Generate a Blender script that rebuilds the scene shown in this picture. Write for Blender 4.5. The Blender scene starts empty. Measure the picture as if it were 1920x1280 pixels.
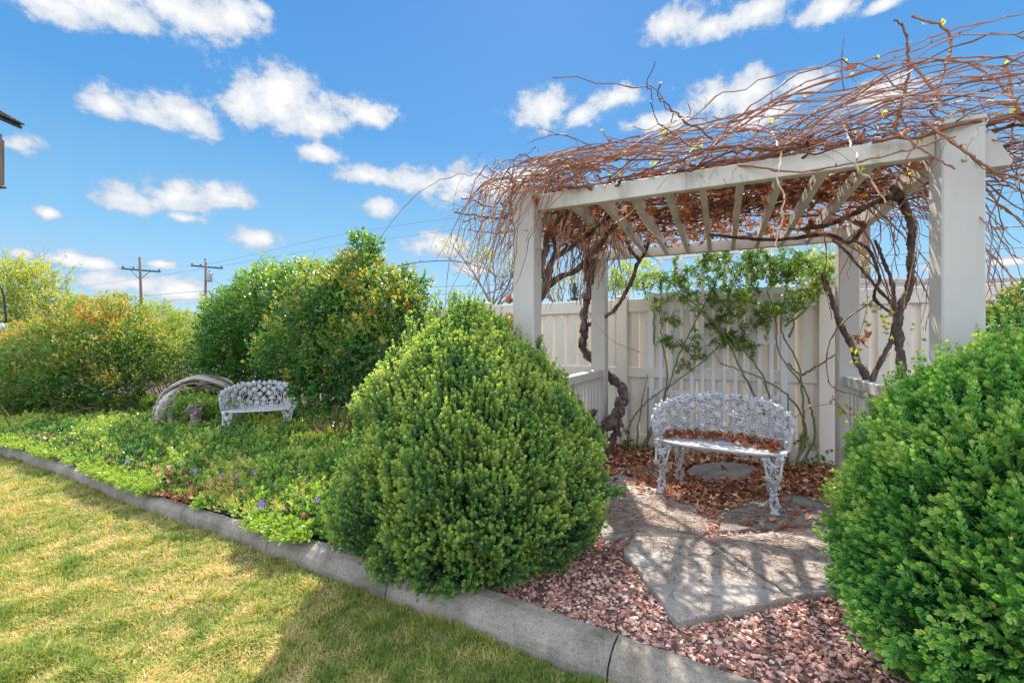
import bpy, math, random
import numpy as np
from math import radians, sin, cos, pi
random.seed(7); rng = np.random.default_rng(11)
C = bpy.context.scene.collection
SC = bpy.context.scene
# ------------------------------------------------------------------ camera
F, Y0, HC = 827.0, 641.8, 1.26
cam = bpy.data.cameras.new('camera'); camo = bpy.data.objects.new('camera', cam); C.objects.link(camo)
cam.sensor_width = 36; cam.lens = F/1920*36; cam.shift_y = (Y0-640)/1920
cam.clip_start = .05; cam.clip_end = 6000
camo.location = (0, 0, HC); camo.rotation_euler = (pi/2, 0, 0); SC.camera = camo
SC.render.resolution_x = 1024; SC.render.resolution_y = 682
# ------------------------------------------------------------------ light
SUN_EL, SUN_AZ = 48.5, 4.4          # azimuth from +Y towards +X
SUN, SKY, EXPO = 3.9, 0.15, 1.4
SC.view_settings.view_transform = 'Standard'; SC.view_settings.look = 'None'
SC.view_settings.exposure = EXPO; SC.view_settings.gamma = 1
sl = bpy.data.lights.new('sun', 'SUN'); sl.energy = SUN; sl.angle = radians(.5); sl.color = (1, .94, .85)
so = bpy.data.objects.new('sun', sl); C.objects.link(so)
so.rotation_euler = (radians(90-SUN_EL), 0, radians(180-SUN_AZ)); so.rotation_euler.z = radians(-SUN_AZ) + pi
so.location = (0, 20, 20)

def px(x, y, Y): return np.array([(x-960)/F*Y, Y, HC-(y-Y0)/F*Y])
def gp(x, y, z=0.0):
    Y = (HC-z)*F/(y-Y0); return np.array([(x-960)/F*Y, Y, z])

W = bpy.data.worlds.new('World'); SC.world = W; W.use_nodes = True
def build_world():
    nt = W.node_tree; N = nt.nodes; L = nt.links; N.clear()
    out = N.new('ShaderNodeOutputWorld'); bg = N.new('ShaderNodeBackground'); L.new(bg.outputs[0], out.inputs[0])
    sky = N.new('ShaderNodeTexSky'); sky.sky_type = 'NISHITA'; sky.sun_disc = False
    sky.sun_elevation = radians(SUN_EL); sky.sun_rotation = radians(SUN_AZ)
    sky.air_density = 1.0; sky.dust_density = .25; sky.ozone_density = 2.2
    hs = N.new('ShaderNodeHueSaturation'); hs.inputs['Saturation'].default_value = 1.0; L.new(sky.outputs[0], hs.inputs['Color'])
    tc = N.new('ShaderNodeTexCoord'); nrm = N.new('ShaderNodeVectorMath'); nrm.operation = 'NORMALIZE'
    L.new(tc.outputs['Generated'], nrm.inputs[0])
    sp = N.new('ShaderNodeSeparateXYZ'); L.new(nrm.outputs[0], sp.inputs[0])
    def M(op, a, b=None, c=None):
        n = N.new('ShaderNodeMath'); n.operation = op
        for i, v in enumerate((a, b, c)):
            if v is None: continue
            if isinstance(v, (int, float)): n.inputs[i].default_value = v
            else: L.new(v, n.inputs[i])
        return n.outputs[0]
    az = M('ARCTAN2', sp.outputs['X'], sp.outputs['Y']); el = M('ARCSINE', sp.outputs['Z'])
    cb = N.new('ShaderNodeCombineXYZ'); L.new(az, cb.inputs[0]); L.new(el, cb.inputs[1])
    # warp
    def noise(scale, det, rough, src, sy=1.0):
        mp = N.new('ShaderNodeMapping'); mp.inputs['Scale'].default_value = (1, sy, 1); L.new(src, mp.inputs[0])
        n = N.new('ShaderNodeTexNoise'); n.inputs['Scale'].default_value = scale; n.inputs['Detail'].default_value = det
        n.inputs['Roughness'].default_value = rough; L.new(mp.outputs[0], n.inputs['Vector']); return n.outputs[0]
    n1 = noise(11, 9, .62, cb.outputs[0], 1.25); n2 = noise(30, 6, .6, cb.outputs[0], 1.3)
    cl = [(60,-6,120,26),(200,8,150,34),(330,18,110,34),(450,35,65,32),(490,20,30,22),
          (205,200,52,18),(270,208,70,28),(350,212,75,36),(450,200,60,42),(530,185,75,56),(590,222,80,36),(690,212,48,26),
          (235,372,66,24),(330,366,80,28),(425,372,60,22),(600,287,44,15),(485,447,48,20),(712,387,38,19),
          (690,330,60,16),(770,340,70,20),(860,345,75,34),(930,352,60,24),(980,330,50,18),(820,460,64,20),
          (1025,205,56,36),(1080,218,40,22),(1155,184,56,17),(1270,38,66,32),(1330,52,50,20),(1420,22,72,30),(1560,20,66,26),(1660,8,50,12),
          (1330,185,62,34),(1400,180,60,36),(1500,160,48,24),(1245,230,66,18),(1640,180,100,26),(1440,215,70,18),
          (110,486,60,14),(180,494,46,10),(45,476,40,12),(240,532,90,16),(330,545,60,22),(300,496,30,7),(33,268,40,22),(90,400,26,12),
          (345,408,40,9),(900,505,50,10),(1890,490,46,6),(1760,500,40,6)]
    acc = None
    for (x, y, rx, ry) in cl:
        tx, tz = (x-960)/F, (Y0-y)/F
        a = math.atan(tx); ca = cos(a); e = math.atan(tz*ca)
        ra = rx/F*ca*ca*1.25; re = ry/F*ca*cos(e)**2*1.42
        s = N.new('ShaderNodeVectorMath'); s.operation = 'SUBTRACT'; L.new(cb.outputs[0], s.inputs[0]); s.inputs[1].default_value = (a, e, 0)
        m = N.new('ShaderNodeVectorMath'); m.operation = 'MULTIPLY'; L.new(s.outputs[0], m.inputs[0]); m.inputs[1].default_value = (1/ra, 1/re, 0)
        l = N.new('ShaderNodeVectorMath'); l.operation = 'LENGTH'; L.new(m.outputs[0], l.inputs[0])
        acc = l.outputs['Value'] if acc is None else M('SMOOTH_MIN', acc, l.outputs['Value'], .25)
    d = M('SUBTRACT', 1.07, acc)
    d = M('ADD', d, M('MULTIPLY', M('SUBTRACT', n1, .5), 2.3)); d = M('ADD', d, M('MULTIPLY', M('SUBTRACT', n2, .5), 1.15))
    mr = N.new('ShaderNodeMapRange'); mr.interpolation_type = 'SMOOTHSTEP'; L.new(d, mr.inputs[0])
    mr.inputs[1].default_value = .02; mr.inputs[2].default_value = .55
    # wispy veil lower down
    n3 = noise(3.0, 7, .6, cb.outputs[0], 4.0)
    v = N.new('ShaderNodeMapRange'); L.new(n3, v.inputs[0]); v.inputs[1].default_value = .5; v.inputs[2].default_value = .85; v.inputs[4].default_value = .35
    vv = N.new('ShaderNodeMapRange'); L.new(el, vv.inputs[0]); vv.inputs[1].default_value = .45; vv.inputs[2].default_value = .1
    veil = M('MULTIPLY', v.outputs[0], vv.outputs[0])
    def SM(src, a, b_):
        q = N.new('ShaderNodeMapRange'); q.interpolation_type = 'SMOOTHSTEP'; L.new(src, q.inputs[0]); q.inputs[1].default_value = a; q.inputs[2].default_value = b_; return q.outputs[0]
    # unseen bright clouds added overhead and behind the camera as neutral fill light
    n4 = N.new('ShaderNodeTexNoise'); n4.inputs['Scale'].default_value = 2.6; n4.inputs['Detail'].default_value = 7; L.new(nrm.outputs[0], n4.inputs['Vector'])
    fill_clouds = M('MULTIPLY', M('MAXIMUM', SM(M('ABSOLUTE', az), 1.0, 1.35), SM(el, .78, 1.0)), SM(n4.outputs[0], .30, .45))
    fac = M('MAXIMUM', M('MAXIMUM', M('MULTIPLY', mr.outputs[0], .96), veil), fill_clouds)
    # blue gradient mixed with the sky texture
    gr = N.new('ShaderNodeValToRGB'); L.new(el, gr.inputs[0]); r = gr.color_ramp
    r.elements[0].position = 0; r.elements[0].color = (1.8, 2.85, 3.6, 1)
    r.elements[1].position = .75; r.elements[1].color = (.13, 1.0, 2.85, 1)
    e_ = r.elements.new(.22); e_.color = (.85, 2.15, 3.4, 1)
    e_ = r.elements.new(.42); e_.color = (.31, 1.42, 3.1, 1)
    mxs = N.new('ShaderNodeMix'); mxs.data_type = 'RGBA'; mxs.inputs[0].default_value = .88
    L.new(hs.outputs[0], mxs.inputs[6]); L.new(gr.outputs[0], mxs.inputs[7])
    ccol = N.new('ShaderNodeMix'); ccol.data_type = 'RGBA'; ccol.inputs[6].default_value = (2.1, 2.5, 3.1, 1); ccol.inputs[7].default_value = (4.3, 4.3, 4.3, 1)
    ms = N.new('ShaderNodeMapRange'); L.new(d, ms.inputs[0]); ms.inputs[1].default_value = .2; ms.inputs[2].default_value = 1.05; L.new(ms.outputs[0], ccol.inputs[0])
    mx = N.new('ShaderNodeMix'); mx.data_type = 'RGBA'; L.new(fac, mx.inputs[0]); L.new(mxs.outputs[2], mx.inputs[6]); L.new(ccol.outputs[2], mx.inputs[7])
    L.new(mx.outputs[2], bg.inputs[0]); bg.inputs[1].default_value = SKY*.62
    L.new(M('ADD', SKY*.62, M('MULTIPLY', fill_clouds, SKY*.62*2.2)), bg.inputs[1]); W.cycles.sampling_method = 'MANUAL'; W.cycles.sample_map_resolution = 512  # sky strength raised where the added fill clouds stand
build_world()

# ------------------------------------------------------------------ materials
def newmat(name):
    m = bpy.data.materials.new(name); m.use_nodes = True; nt = m.node_tree
    return m, nt, nt.nodes['Principled BSDF'], nt.nodes['Material Output']
def nz(nt, scale, det=5, rough=.6, coord='Object', sc=(1, 1, 1)):
    tc = nt.nodes.new('ShaderNodeTexCoord'); mp = nt.nodes.new('ShaderNodeMapping'); mp.inputs['Scale'].default_value = sc
    n = nt.nodes.new('ShaderNodeTexNoise'); n.inputs['Scale'].default_value = scale; n.inputs['Detail'].default_value = det
    n.inputs['Roughness'].default_value = rough
    nt.links.new(tc.outputs[coord], mp.inputs[0]); nt.links.new(mp.outputs[0], n.inputs['Vector']); return n.outputs[0]
def ramp(nt, src, stops):
    r = nt.nodes.new('ShaderNodeValToRGB'); cr = r.color_ramp
    while len(cr.elements) > 1: cr.elements.remove(cr.elements[-1])
    cr.elements[0].position = stops[0][0]; cr.elements[0].color = (*stops[0][1], 1)
    for p, c in stops[1:]:
        e = cr.elements.new(p); e.color = (*c, 1)
    nt.links.new(src, r.inputs[0]); return r.outputs[0]
def attr(nt, name='v'):
    a = nt.nodes.new('ShaderNodeAttribute'); a.attribute_name = name; return a.outputs['Fac']
def bump(nt, src, b, strength=.4, dist=.01):
    n = nt.nodes.new('ShaderNodeBump'); n.inputs['Strength'].default_value = strength; n.inputs['Distance'].default_value = dist
    nt.links.new(src, n.inputs['Height']); nt.links.new(n.outputs[0], b.inputs['Normal'])
def noisemat(name, stops, scale=8, rough=.8, bs=.4, bd=.01, sc=(1, 1, 1), bscale=None, det=6, spec=.3):
    m, nt, b, o = newmat(name); n = nz(nt, scale, det, .65, sc=sc)
    nt.links.new(ramp(nt, n, stops), b.inputs['Base Color']); b.inputs['Roughness'].default_value = rough
    b.inputs['Specular IOR Level'].default_value = spec
    if bs: bump(nt, nz(nt, bscale or scale*4, 6, .7, sc=sc), b, bs, bd)
    return m
def leafmat(name, stops, rough=.42, trans=.35, tcol=1.6, spec=.4):
    m, nt, b, o = newmat(name); col = ramp(nt, attr(nt), stops)
    nt.links.new(col, b.inputs['Base Color']); b.inputs['Roughness'].default_value = rough; b.inputs['Specular IOR Level'].default_value = spec
    t = nt.nodes.new('ShaderNodeBsdfTranslucent'); mul = nt.nodes.new('ShaderNodeMix'); mul.data_type = 'RGBA'; mul.blend_type = 'MULTIPLY'
    mul.inputs[0].default_value = 1; nt.links.new(col, mul.inputs[6]); mul.inputs[7].default_value = (tcol*1.15, tcol, tcol*.5, 1)
    nt.links.new(mul.outputs[2], t.inputs[0])
    mx = nt.nodes.new('ShaderNodeMixShader'); mx.inputs[0].default_value = trans
    nt.links.new(b.outputs[0], mx.inputs[1]); nt.links.new(t.outputs[0], mx.inputs[2]); nt.links.new(mx.outputs[0], o.inputs[0]); return m
def vmat(name, stops, rough=.7, spec=.3, bscale=None, bs=.4, bd=.005):
    m, nt, b, o = newmat(name); nt.links.new(ramp(nt, attr(nt), stops), b.inputs['Base Color'])
    b.inputs['Roughness'].default_value = rough; b.inputs['Specular IOR Level'].default_value = spec
    if bscale: bump(nt, nz(nt, bscale, 5, .7), b, bs, bd)
    return m
def plain(name, col, rough=.5, metal=0, spec=.4):
    m, nt, b, o = newmat(name)
    n = nz(nt, 14, 4, .6)
    c0 = tuple(x*.82 for x in col); c1 = tuple(min(1, x*1.12) for x in col)
    nt.links.new(ramp(nt, n, [(.3, c0), (.7, c1)]), b.inputs['Base Color'])
    b.inputs['Roughness'].default_value = rough; b.inputs['Metallic'].default_value = metal; b.inputs['Specular IOR Level'].default_value = spec
    return m

def vinylmat(name, base, dirt, amt=.5, z0=.25):
    m, nt, b, o = newmat(name)
    n = nz(nt, 5, 8, .75, sc=(1, 1, .35)); n2 = nz(nt, 40, 4, .7)
    c = ramp(nt, n, [(.45, base), (.56+.2*(1-amt), tuple(x*.93 for x in base)), (.80, dirt)])
    tc = nt.nodes.new('ShaderNodeTexCoord'); sp = nt.nodes.new('ShaderNodeSeparateXYZ'); nt.links.new(tc.outputs['Object'], sp.inputs[0])
    g = nt.nodes.new('ShaderNodeNewGeometry'); s2 = nt.nodes.new('ShaderNodeSeparateXYZ'); nt.links.new(g.outputs['Position'], s2.inputs[0])
    mr = nt.nodes.new('ShaderNodeMapRange'); nt.links.new(s2.outputs['Z'], mr.inputs[0]); mr.inputs[1].default_value = z0; mr.inputs[2].default_value = 0
    mm = nt.nodes.new('ShaderNodeMath'); mm.operation = 'MULTIPLY'; nt.links.new(mr.outputs[0], mm.inputs[0]); nt.links.new(n, mm.inputs[1])
    mx = nt.nodes.new('ShaderNodeMix'); mx.data_type = 'RGBA'; nt.links.new(mm.outputs[0], mx.inputs[0]); nt.links.new(c, mx.inputs[6]); mx.inputs[7].default_value = (*dirt, 1)
    nt.links.new(mx.outputs[2], b.inputs['Base Color']); b.inputs['Roughness'].default_value = .48; b.inputs['Specular IOR Level'].default_value = .35
    bump(nt, n2, b, .06, .002); return m
MAT = {}
MAT['vinyl'] = vinylmat('vinyl_tan', (.50, .45, .395), (.34, .30, .255), .3)
MAT['fence'] = vinylmat('vinyl_cream', (.72, .635, .525), (.44, .38, .30), .3)
MAT['rafter'] = vinylmat('vinyl_mildew', (.62, .56, .48), (.25, .22, .15), 1.15)
MAT['trellis'] = vinylmat('trellis_white', (.76, .74, .72), (.45, .42, .36), .4)
MAT['soil'] = noisemat('soil', [(.3, (.035, .024, .016)), (.55, (.09, .062, .042)), (.8, (.17, .12, .085))], 14, .95, .8, .02)
MAT['gravelbase'] = noisemat('gravel_base', [(.3, (.09, .05, .04)), (.6, (.22, .13, .11)), (.8, (.34, .22, .19))], 60, .95, 1, .01)
MAT['lawn'] = noisemat('lawn_base', [(.3, (.07, .085, .025)), (.5, (.19, .165, .07)), (.75, (.36, .29, .15))], 5, .95, .8, .02, bscale=90)
def concretemat(name, a, b_, c_):
    m, nt, b, o = newmat(name)
    n = nz(nt, 3.5, 9, .7); v = nt.nodes.new('ShaderNodeTexVoronoi'); v.inputs['Scale'].default_value = 160
    col = ramp(nt, n, [(.3, a), (.5, b_), (.72, c_)])
    sp = ramp(nt, nz(nt, 120, 3, .6), [(.32, (.45, .43, .42)), (.5, (1, 1, 1)), (.7, (1.0, 1.0, 1.0))])
    mx = nt.nodes.new('ShaderNodeMix'); mx.data_type = 'RGBA'; mx.blend_type = 'MULTIPLY'; mx.inputs[0].default_value = .8
    nt.links.new(col, mx.inputs[6]); nt.links.new(sp, mx.inputs[7]); nt.links.new(mx.outputs[2], b.inputs['Base Color'])
    b.inputs['Roughness'].default_value = .88; b.inputs['Specular IOR Level'].default_value = .25
    bump(nt, nz(nt, 70, 8, .75), b, .55, .008); return m
MAT['kerb'] = concretemat('kerb_concrete', (.13, .105, .08), (.27, .225, .18), (.42, .365, .30))
MAT['slab'] = concretemat('slab_concrete', (.22, .185, .155), (.38, .325, .28), (.52, .46, .41))
MAT['stone'] = concretemat('flagstone', (.14, .12, .11), (.25, .215, .19), (.36, .31, .27))
MAT['pebble'] = vmat('pebble', [(0, (.13, .055, .04)), (.3, (.38, .17, .125)), (.55, (.58, .30, .23)), (.8, (.72, .45, .35)), (1, (.80, .64, .54))], .85, .3, 90, .5)
MAT['litter'] = leafmat('dry_leaf', [(0, (.09, .032, .018)), (.35, (.30, .10, .045)), (.6, (.47, .19, .09)), (.85, (.62, .35, .21)), (1, (.70, .50, .36))], .7, .15, 1.2, .25)
MAT['needle'] = vmat('needle', [(0, (.12, .06, .035)), (.5, (.30, .17, .11)), (1, (.50, .36, .27))], .8)
MAT['bark'] = noisemat('vine_bark', [(.3, (.045, .028, .024)), (.5, (.16, .105, .085)), (.72, (.36, .27, .225))], 22, .92, 1.0, .02, sc=(1, 1, .22))
MAT['cane'] = vmat('cane', [(0, (.075, .032, .02)), (.35, (.22, .085, .046)), (.7, (.41, .19, .11)), (.9, (.54, .36, .26)), (1, (.64, .52, .42))], .6, .35)
MAT['rosecane'] = noisemat('rose_cane', [(.3, (.08, .095, .03)), (.55, (.19, .20, .08)), (.75, (.28, .22, .12))], 18, .6, .5, .004)
MAT['twig'] = noisemat('brown_twig', [(.3, (.10, .055, .03)), (.6, (.28, .18, .11)), (.8, (.42, .31, .21))], 22, .8, .6, .004)
MAT['boxwood'] = leafmat('boxwood_leaf', [(0, (.025, .065, .03)), (.3, (.075, .165, .065)), (.6, (.165, .305, .08)), (.85, (.31, .44, .10)), (1, (.46, .54, .15))], .36, .34, 1.5)
MAT['boxwood2'] = leafmat('boxwood_leaf_near', [(0, (.022, .08, .028)), (.3, (.06, .20, .05)), (.6, (.125, .34, .065)), (.85, (.25, .47, .09)), (1, (.42, .54, .15))], .34, .34, 1.5)
MAT['green'] = leafmat('glossy_green_leaf', [(0, (.012, .05, .016)), (.4, (.04, .135, .03)), (.75, (.12, .25, .035)), (1, (.30, .40, .07))], .3, .38, 1.6)
MAT['rose'] = leafmat('rose_leaf', [(0, (.016, .06, .02)), (.4, (.055, .16, .04)), (.66, (.15, .26, .045)), (.82, (.34, .36, .06)), (.92, (.42, .17, .04)), (1, (.34, .05, .025))], .36, .38, 1.6)
MAT['yellow'] = leafmat('yellow_green_leaf', [(0, (.05, .10, .018)), (.45, (.15, .24, .035)), (.8, (.32, .37, .05)), (1, (.46, .44, .07))], .45, .4, 1.6)
MAT['oliverose'] = leafmat('bronze_rose_leaf', [(0, (.03, .085, .02)), (.4, (.10, .20, .035)), (.72, (.24, .31, .05)), (.86, (.40, .30, .06)), (1, (.42, .12, .04))], .42, .4, 1.6)
MAT['peri'] = leafmat('periwinkle_leaf', [(0, (.02, .07, .03)), (.3, (.08, .20, .04)), (.65, (.26, .40, .06)), (.95, (.46, .56, .11)), (1, (.52, .40, .12))], .32, .27, 1.35, .5)
MAT['hedge'] = leafmat('hedge_leaf', [(0, (.04, .085, .015)), (.5, (.14, .24, .035)), (1, (.32, .40, .06))], .45, .4, 1.5)
MAT['grass'] = leafmat('grass_blade', [(0, (.13, .21, .035)), (.28, (.22, .30, .055)), (.48, (.36, .38, .09)), (.7, (.60, .48, .19)), (1, (.72, .58, .32))], .55, .4, 1.25, .25)
MAT['newleaf'] = leafmat('new_vine_leaf', [(0, (.22, .30, .04)), (1, (.55, .50, .05))], .45, .45, 1.4)
MAT['clover'] = leafmat('strawberry_leaf', [(0, (.03, .10, .025)), (1, (.15, .30, .05))], .45, .3, 1.4)
MAT['burg'] = leafmat('burgundy_leaf', [(0, (.06, .015, .02)), (.6, (.20, .035, .03)), (1, (.5, .16, .03))], .4, .35, 1.4)
MAT['violet'] = plain('violet_petal', (.26, .17, .56), .6)
def metalmat():
    m, nt, b, o = newmat('painted_cast_metal')
    n = nz(nt, 30, 6, .7)
    nt.links.new(ramp(nt, n, [(.3, (.25, .235, .24)), (.47, (.48, .46, .465)), (.7, (.68, .66, .655))]), b.inputs['Base Color'])
    b.inputs['Roughness'].default_value = .42; b.inputs['Specular IOR Level'].default_value = .5; bump(nt, n, b, .25, .004); return m
MAT['metal'] = metalmat()
MAT['driftwood'] = noisemat('driftwood', [(.28, (.06, .04, .03)), (.45, (.30, .22, .17)), (.7, (.56, .47, .40))], 9, .9, 1.0, .05, sc=(2.5, .8, 5), bscale=14)
MAT['driftgrain'] = vmat('driftwood_grain', [(0, (.03, .02, .014)), (.3, (.14, .10, .075)), (.6, (.32, .26, .21)), (1, (.50, .44, .38))], .9, .2, 60, .6)
MAT['pole'] = noisemat('pole_wood', [(.3, (.10, .06, .045)), (.7, (.22, .14, .10))], 6, .9, .3, .01, sc=(3, 3, .5))
MAT['dark'] = plain('dark_hardware', (.04, .04, .045), .5)
MAT['grey'] = plain('grey_metal', (.32, .33, .34), .5)
MAT['greenpaint'] = plain('dark_green_plastic', (.02, .10, .07), .4)
MAT['roofing'] = plain('taupe_siding', (.42, .37, .32), .7)
MAT['black'] = plain('black_rod', (.012, .012, .014), .4)
MAT['glass'] = plain('pale_cup', (.6, .62, .6), .3)
MAT['house'] = noisemat('birdhouse_wood', [(.3, (.07, .04, .035)), (.6, (.20, .12, .10)), (.8, (.30, .2, .17))], 6, .85, .5, .01, sc=(6, 6, .6))
MAT['shingle'] = noisemat('shingle', [(.3, (.03, .028, .026)), (.7, (.13, .115, .10))], 30, .95, .6, .01)
MAT['hill'] = noisemat('hill_slope', [(.3, (.10, .12, .15)), (.7, (.17, .19, .22))], .01, .95, 0)
MAT['barebark'] = plain('bare_bark', (.24, .20, .17), .9)

# ------------------------------------------------------------------ mesh helpers
ORG = {}
def meshdata(name, V, faces, mat, v=None, smooth=False):
    V = np.asarray(V, np.float32); me = bpy.data.meshes.new(name)
    fl = faces if isinstance(faces, list) else [faces]
    fl = [np.asarray(f, np.int32) for f in fl if len(f)]
    me.vertices.add(len(V)); me.vertices.foreach_set('co', V.ravel())
    nl = sum(f.size for f in fl); nf = sum(len(f) for f in fl)
    me.loops.add(nl); me.loops.foreach_set('vertex_index', np.concatenate([f.ravel() for f in fl]))
    me.polygons.add(nf)
    tot = np.concatenate([np.full(len(f), f.shape[1], np.int32) for f in fl])
    st = np.concatenate([[0], np.cumsum(tot)[:-1]]).astype(np.int32)
    me.polygons.foreach_set('loop_start', st); me.polygons.foreach_set('loop_total', tot)
    me.polygons.foreach_set('use_smooth', np.full(nf, bool(smooth)))
    if v is not None:
        a = me.attributes.new('v', 'FLOAT', 'POINT'); a.data.foreach_set('value', np.asarray(v, np.float32))
    me.update(calc_edges=True); me.validate()
    if mat: me.materials.append(MAT[mat] if isinstance(mat, str) else mat)
    return me
class B:
    """collects geometry (world coordinates) for ONE mesh object"""
    def __init__(s): s.V = []; s.Q = []; s.T = []; s.a = []; s.n = 0
    def add(s, V, faces, v=0.5):
        V = np.asarray(V, float); 
        for f in (faces if isinstance(faces, list) else [faces]):
            f = np.asarray(f, int)
            if len(f) == 0: continue
            (s.Q if f.shape[1] == 4 else s.T).append(f+s.n)
        s.V.append(V); s.a.append(np.broadcast_to(np.asarray(v, float), (len(V),)).copy()); s.n += len(V); return s
    def box(s, c, size, rz=0, v=.5, bev=0.0):
        sx, sy, sz = [x/2 for x in size]; b = min(bev, sx*.4, sy*.4, sz*.4)
        if b <= 0:
            P = np.array([[x, y, z] for z in (-sz, sz) for x, y in ((-sx, -sy), (sx, -sy), (sx, sy), (-sx, sy))])
            Fq = [[3, 2, 1, 0], [4, 5, 6, 7], [0, 1, 5, 4], [1, 2, 6, 5], [2, 3, 7, 6], [3, 0, 4, 7]]
            q, t = np.array(Fq), np.zeros((0, 3), int)
        else:
            def ring(hx, hy, z): 
                return [[-hx+b, -hy, z], [hx-b, -hy, z], [hx, -hy+b, z], [hx, hy-b, z], [hx-b, hy, z], [-hx+b, hy, z], [-hx, hy-b, z], [-hx, -hy+b, z]]
            def inner(z): 
                r = [[-sx+b, -sy+b, z], [sx-b, -sy+b, z], [sx-b, -sy+b, z], [sx-b, sy-b, z], [sx-b, sy-b, z], [-sx+b, sy-b, z], [-sx+b, sy-b, z], [-sx+b, -sy+b, z]]
                return r
            P = np.array(ring(sx, sy, -sz+b)+ring(sx, sy, sz-b)+[[-sx+b, -sy+b, -sz], [sx-b, -sy+b, -sz], [sx-b, sy-b, -sz], [-sx+b, sy-b, -sz], [-sx+b, -sy+b, sz], [sx-b, -sy+b, sz], [sx-b, sy-b, sz], [-sx+b, sy-b, sz]])
            q = [[i, (i+1) % 8, 8+(i+1) % 8, 8+i] for i in range(8)]; t = []
            q += [[16, 19, 18, 17], [20, 21, 22, 23]]
            for k, (i, j) in enumerate(((0, 1), (2, 3), (4, 5), (6, 7))):
                q.append([i, 16+k, 16+(k+1) % 4, j]); q.append([8+i, 8+j, 20+(k+1) % 4, 20+k])
            for k, (i, j) in enumerate(((1, 2), (3, 4), (5, 6), (7, 0))):
                t.append([i, 16+(k+1) % 4, j]); t.append([8+i, 8+j, 20+(k+1) % 4])
            q = np.array(q); t = np.array(t)
        c_, s_ = cos(rz), sin(rz); R = np.array([[c_, -s_, 0], [s_, c_, 0], [0, 0, 1]])
        return s.add(P@R.T+np.asarray(c, float), [q, t], v)
    def bar(s, p, q, w, h, v=.5, up=(0, 0, 1), bev=0.003):
        """box from p to q, width w (sideways), height h"""
        p = np.asarray(p, float); q = np.asarray(q, float); d = q-p; L = np.linalg.norm(d); d /= L
        up = np.asarray(up, float); r = np.cross(d, up); r /= np.linalg.norm(r); u = np.cross(r, d)
        bb = B(); bb.box((0, 0, 0), (L, w, h), 0, v, bev)
        V = bb.V[0]; V = V[:, :1]*d+V[:, 1:2]*(-r)+V[:, 2:3]*u+(p+q)/2
        return s.add(V, [f for f in bb.Q+bb.T], v)
    def tube(s, pts, rad, n=6, v=.5, cap=True, ridge=0, seed=0):
        P = np.asarray(pts, float); m = len(P); r = np.broadcast_to(np.asarray(rad, float), (m,))
        T = np.gradient(P, axis=0); T /= np.maximum(np.linalg.norm(T, axis=1, keepdims=True), 1e-9)
        a = np.array([0, 0, 1.]) if abs(T[0, 2]) < .9 else np.array([1., 0, 0])
        N_ = np.empty_like(P); nprev = np.cross(T[0], a); nprev /= np.linalg.norm(nprev)
        for i in range(m):
            nn = nprev-T[i]*np.dot(nprev, T[i]); l = np.linalg.norm(nn); nn = nn/l if l > 1e-6 else nprev; N_[i] = nn; nprev = nn
        Bn = np.cross(T, N_); ang = np.arange(n)*2*pi/n
        rr = np.ones((m, n))
        if ridge:
            g = np.random.default_rng(seed); base = g.uniform(-1, 1, n); walk = np.cumsum(g.normal(0, .35, (m, n)), 0)*.5
            rr = 1+ridge*(base+np.clip(walk, -1, 1))
        V = P[:, None, :]+(r[:, None]*rr)[:, :, None]*(np.cos(ang)[None, :, None]*N_[:, None, :]+np.sin(ang)[None, :, None]*Bn[:, None, :])
        i = np.arange(m-1)[:, None]; j = np.arange(n)[None, :]
        q = np.stack([i*n+j, i*n+(j+1) % n, (i+1)*n+(j+1) % n, (i+1)*n+j], -1).reshape(-1, 4)
        V = V.reshape(-1, 3); fs = [q]
        if cap:
            V = np.vstack([V, P[:1], P[-1:]]); k = m*n
            t = [[k, (jj+1) % n, jj] for jj in range(n)]+[[k+1, (m-1)*n+jj, (m-1)*n+(jj+1) % n] for jj in range(n)]
            fs.append(np.array(t))
        return s.add(V, fs, v)
    def lathe(s, c, prof, n=16, v=.5):
        c = np.asarray(c, float); m = len(prof); ang = np.arange(n)*2*pi/n
        V = np.array([[r*cos(a)+c[0], r*sin(a)+c[1], z+c[2]] for r, z in prof for a in ang])
        q = [[i*n+j, i*n+(j+1) % n, (i+1)*n+(j+1) % n, (i+1)*n+j] for i in range(m-1) for j in range(n)]
        return s.add(V, np.array(q), v)
    def prism(s, poly, z0, z1, v=.5):
        n = len(poly); P = np.asarray(poly, float); c = P.mean(0)
        V = np.vstack([np.c_[P, np.full(n, z0)], np.c_[P, np.full(n, z1)], [[*c, z0]], [[*c, z1]]])
        q = [[i, (i+1) % n, n+(i+1) % n, n+i] for i in range(n)]
        t = [[2*n+1, n+i, n+(i+1) % n] for i in range(n)]+[[2*n, (i+1) % n, i] for i in range(n)]
        return s.add(V, [np.array(q), np.array(t)], v)
    def data(s, name, mat, org=(0, 0, 0), smooth=False):
        V = np.vstack(s.V)-np.asarray(org, float)
        fl = []
        if s.Q: fl.append(np.vstack(s.Q))
        if s.T: fl.append(np.vstack(s.T))
        return meshdata(name, V, fl, mat, np.concatenate(s.a), smooth)

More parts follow.
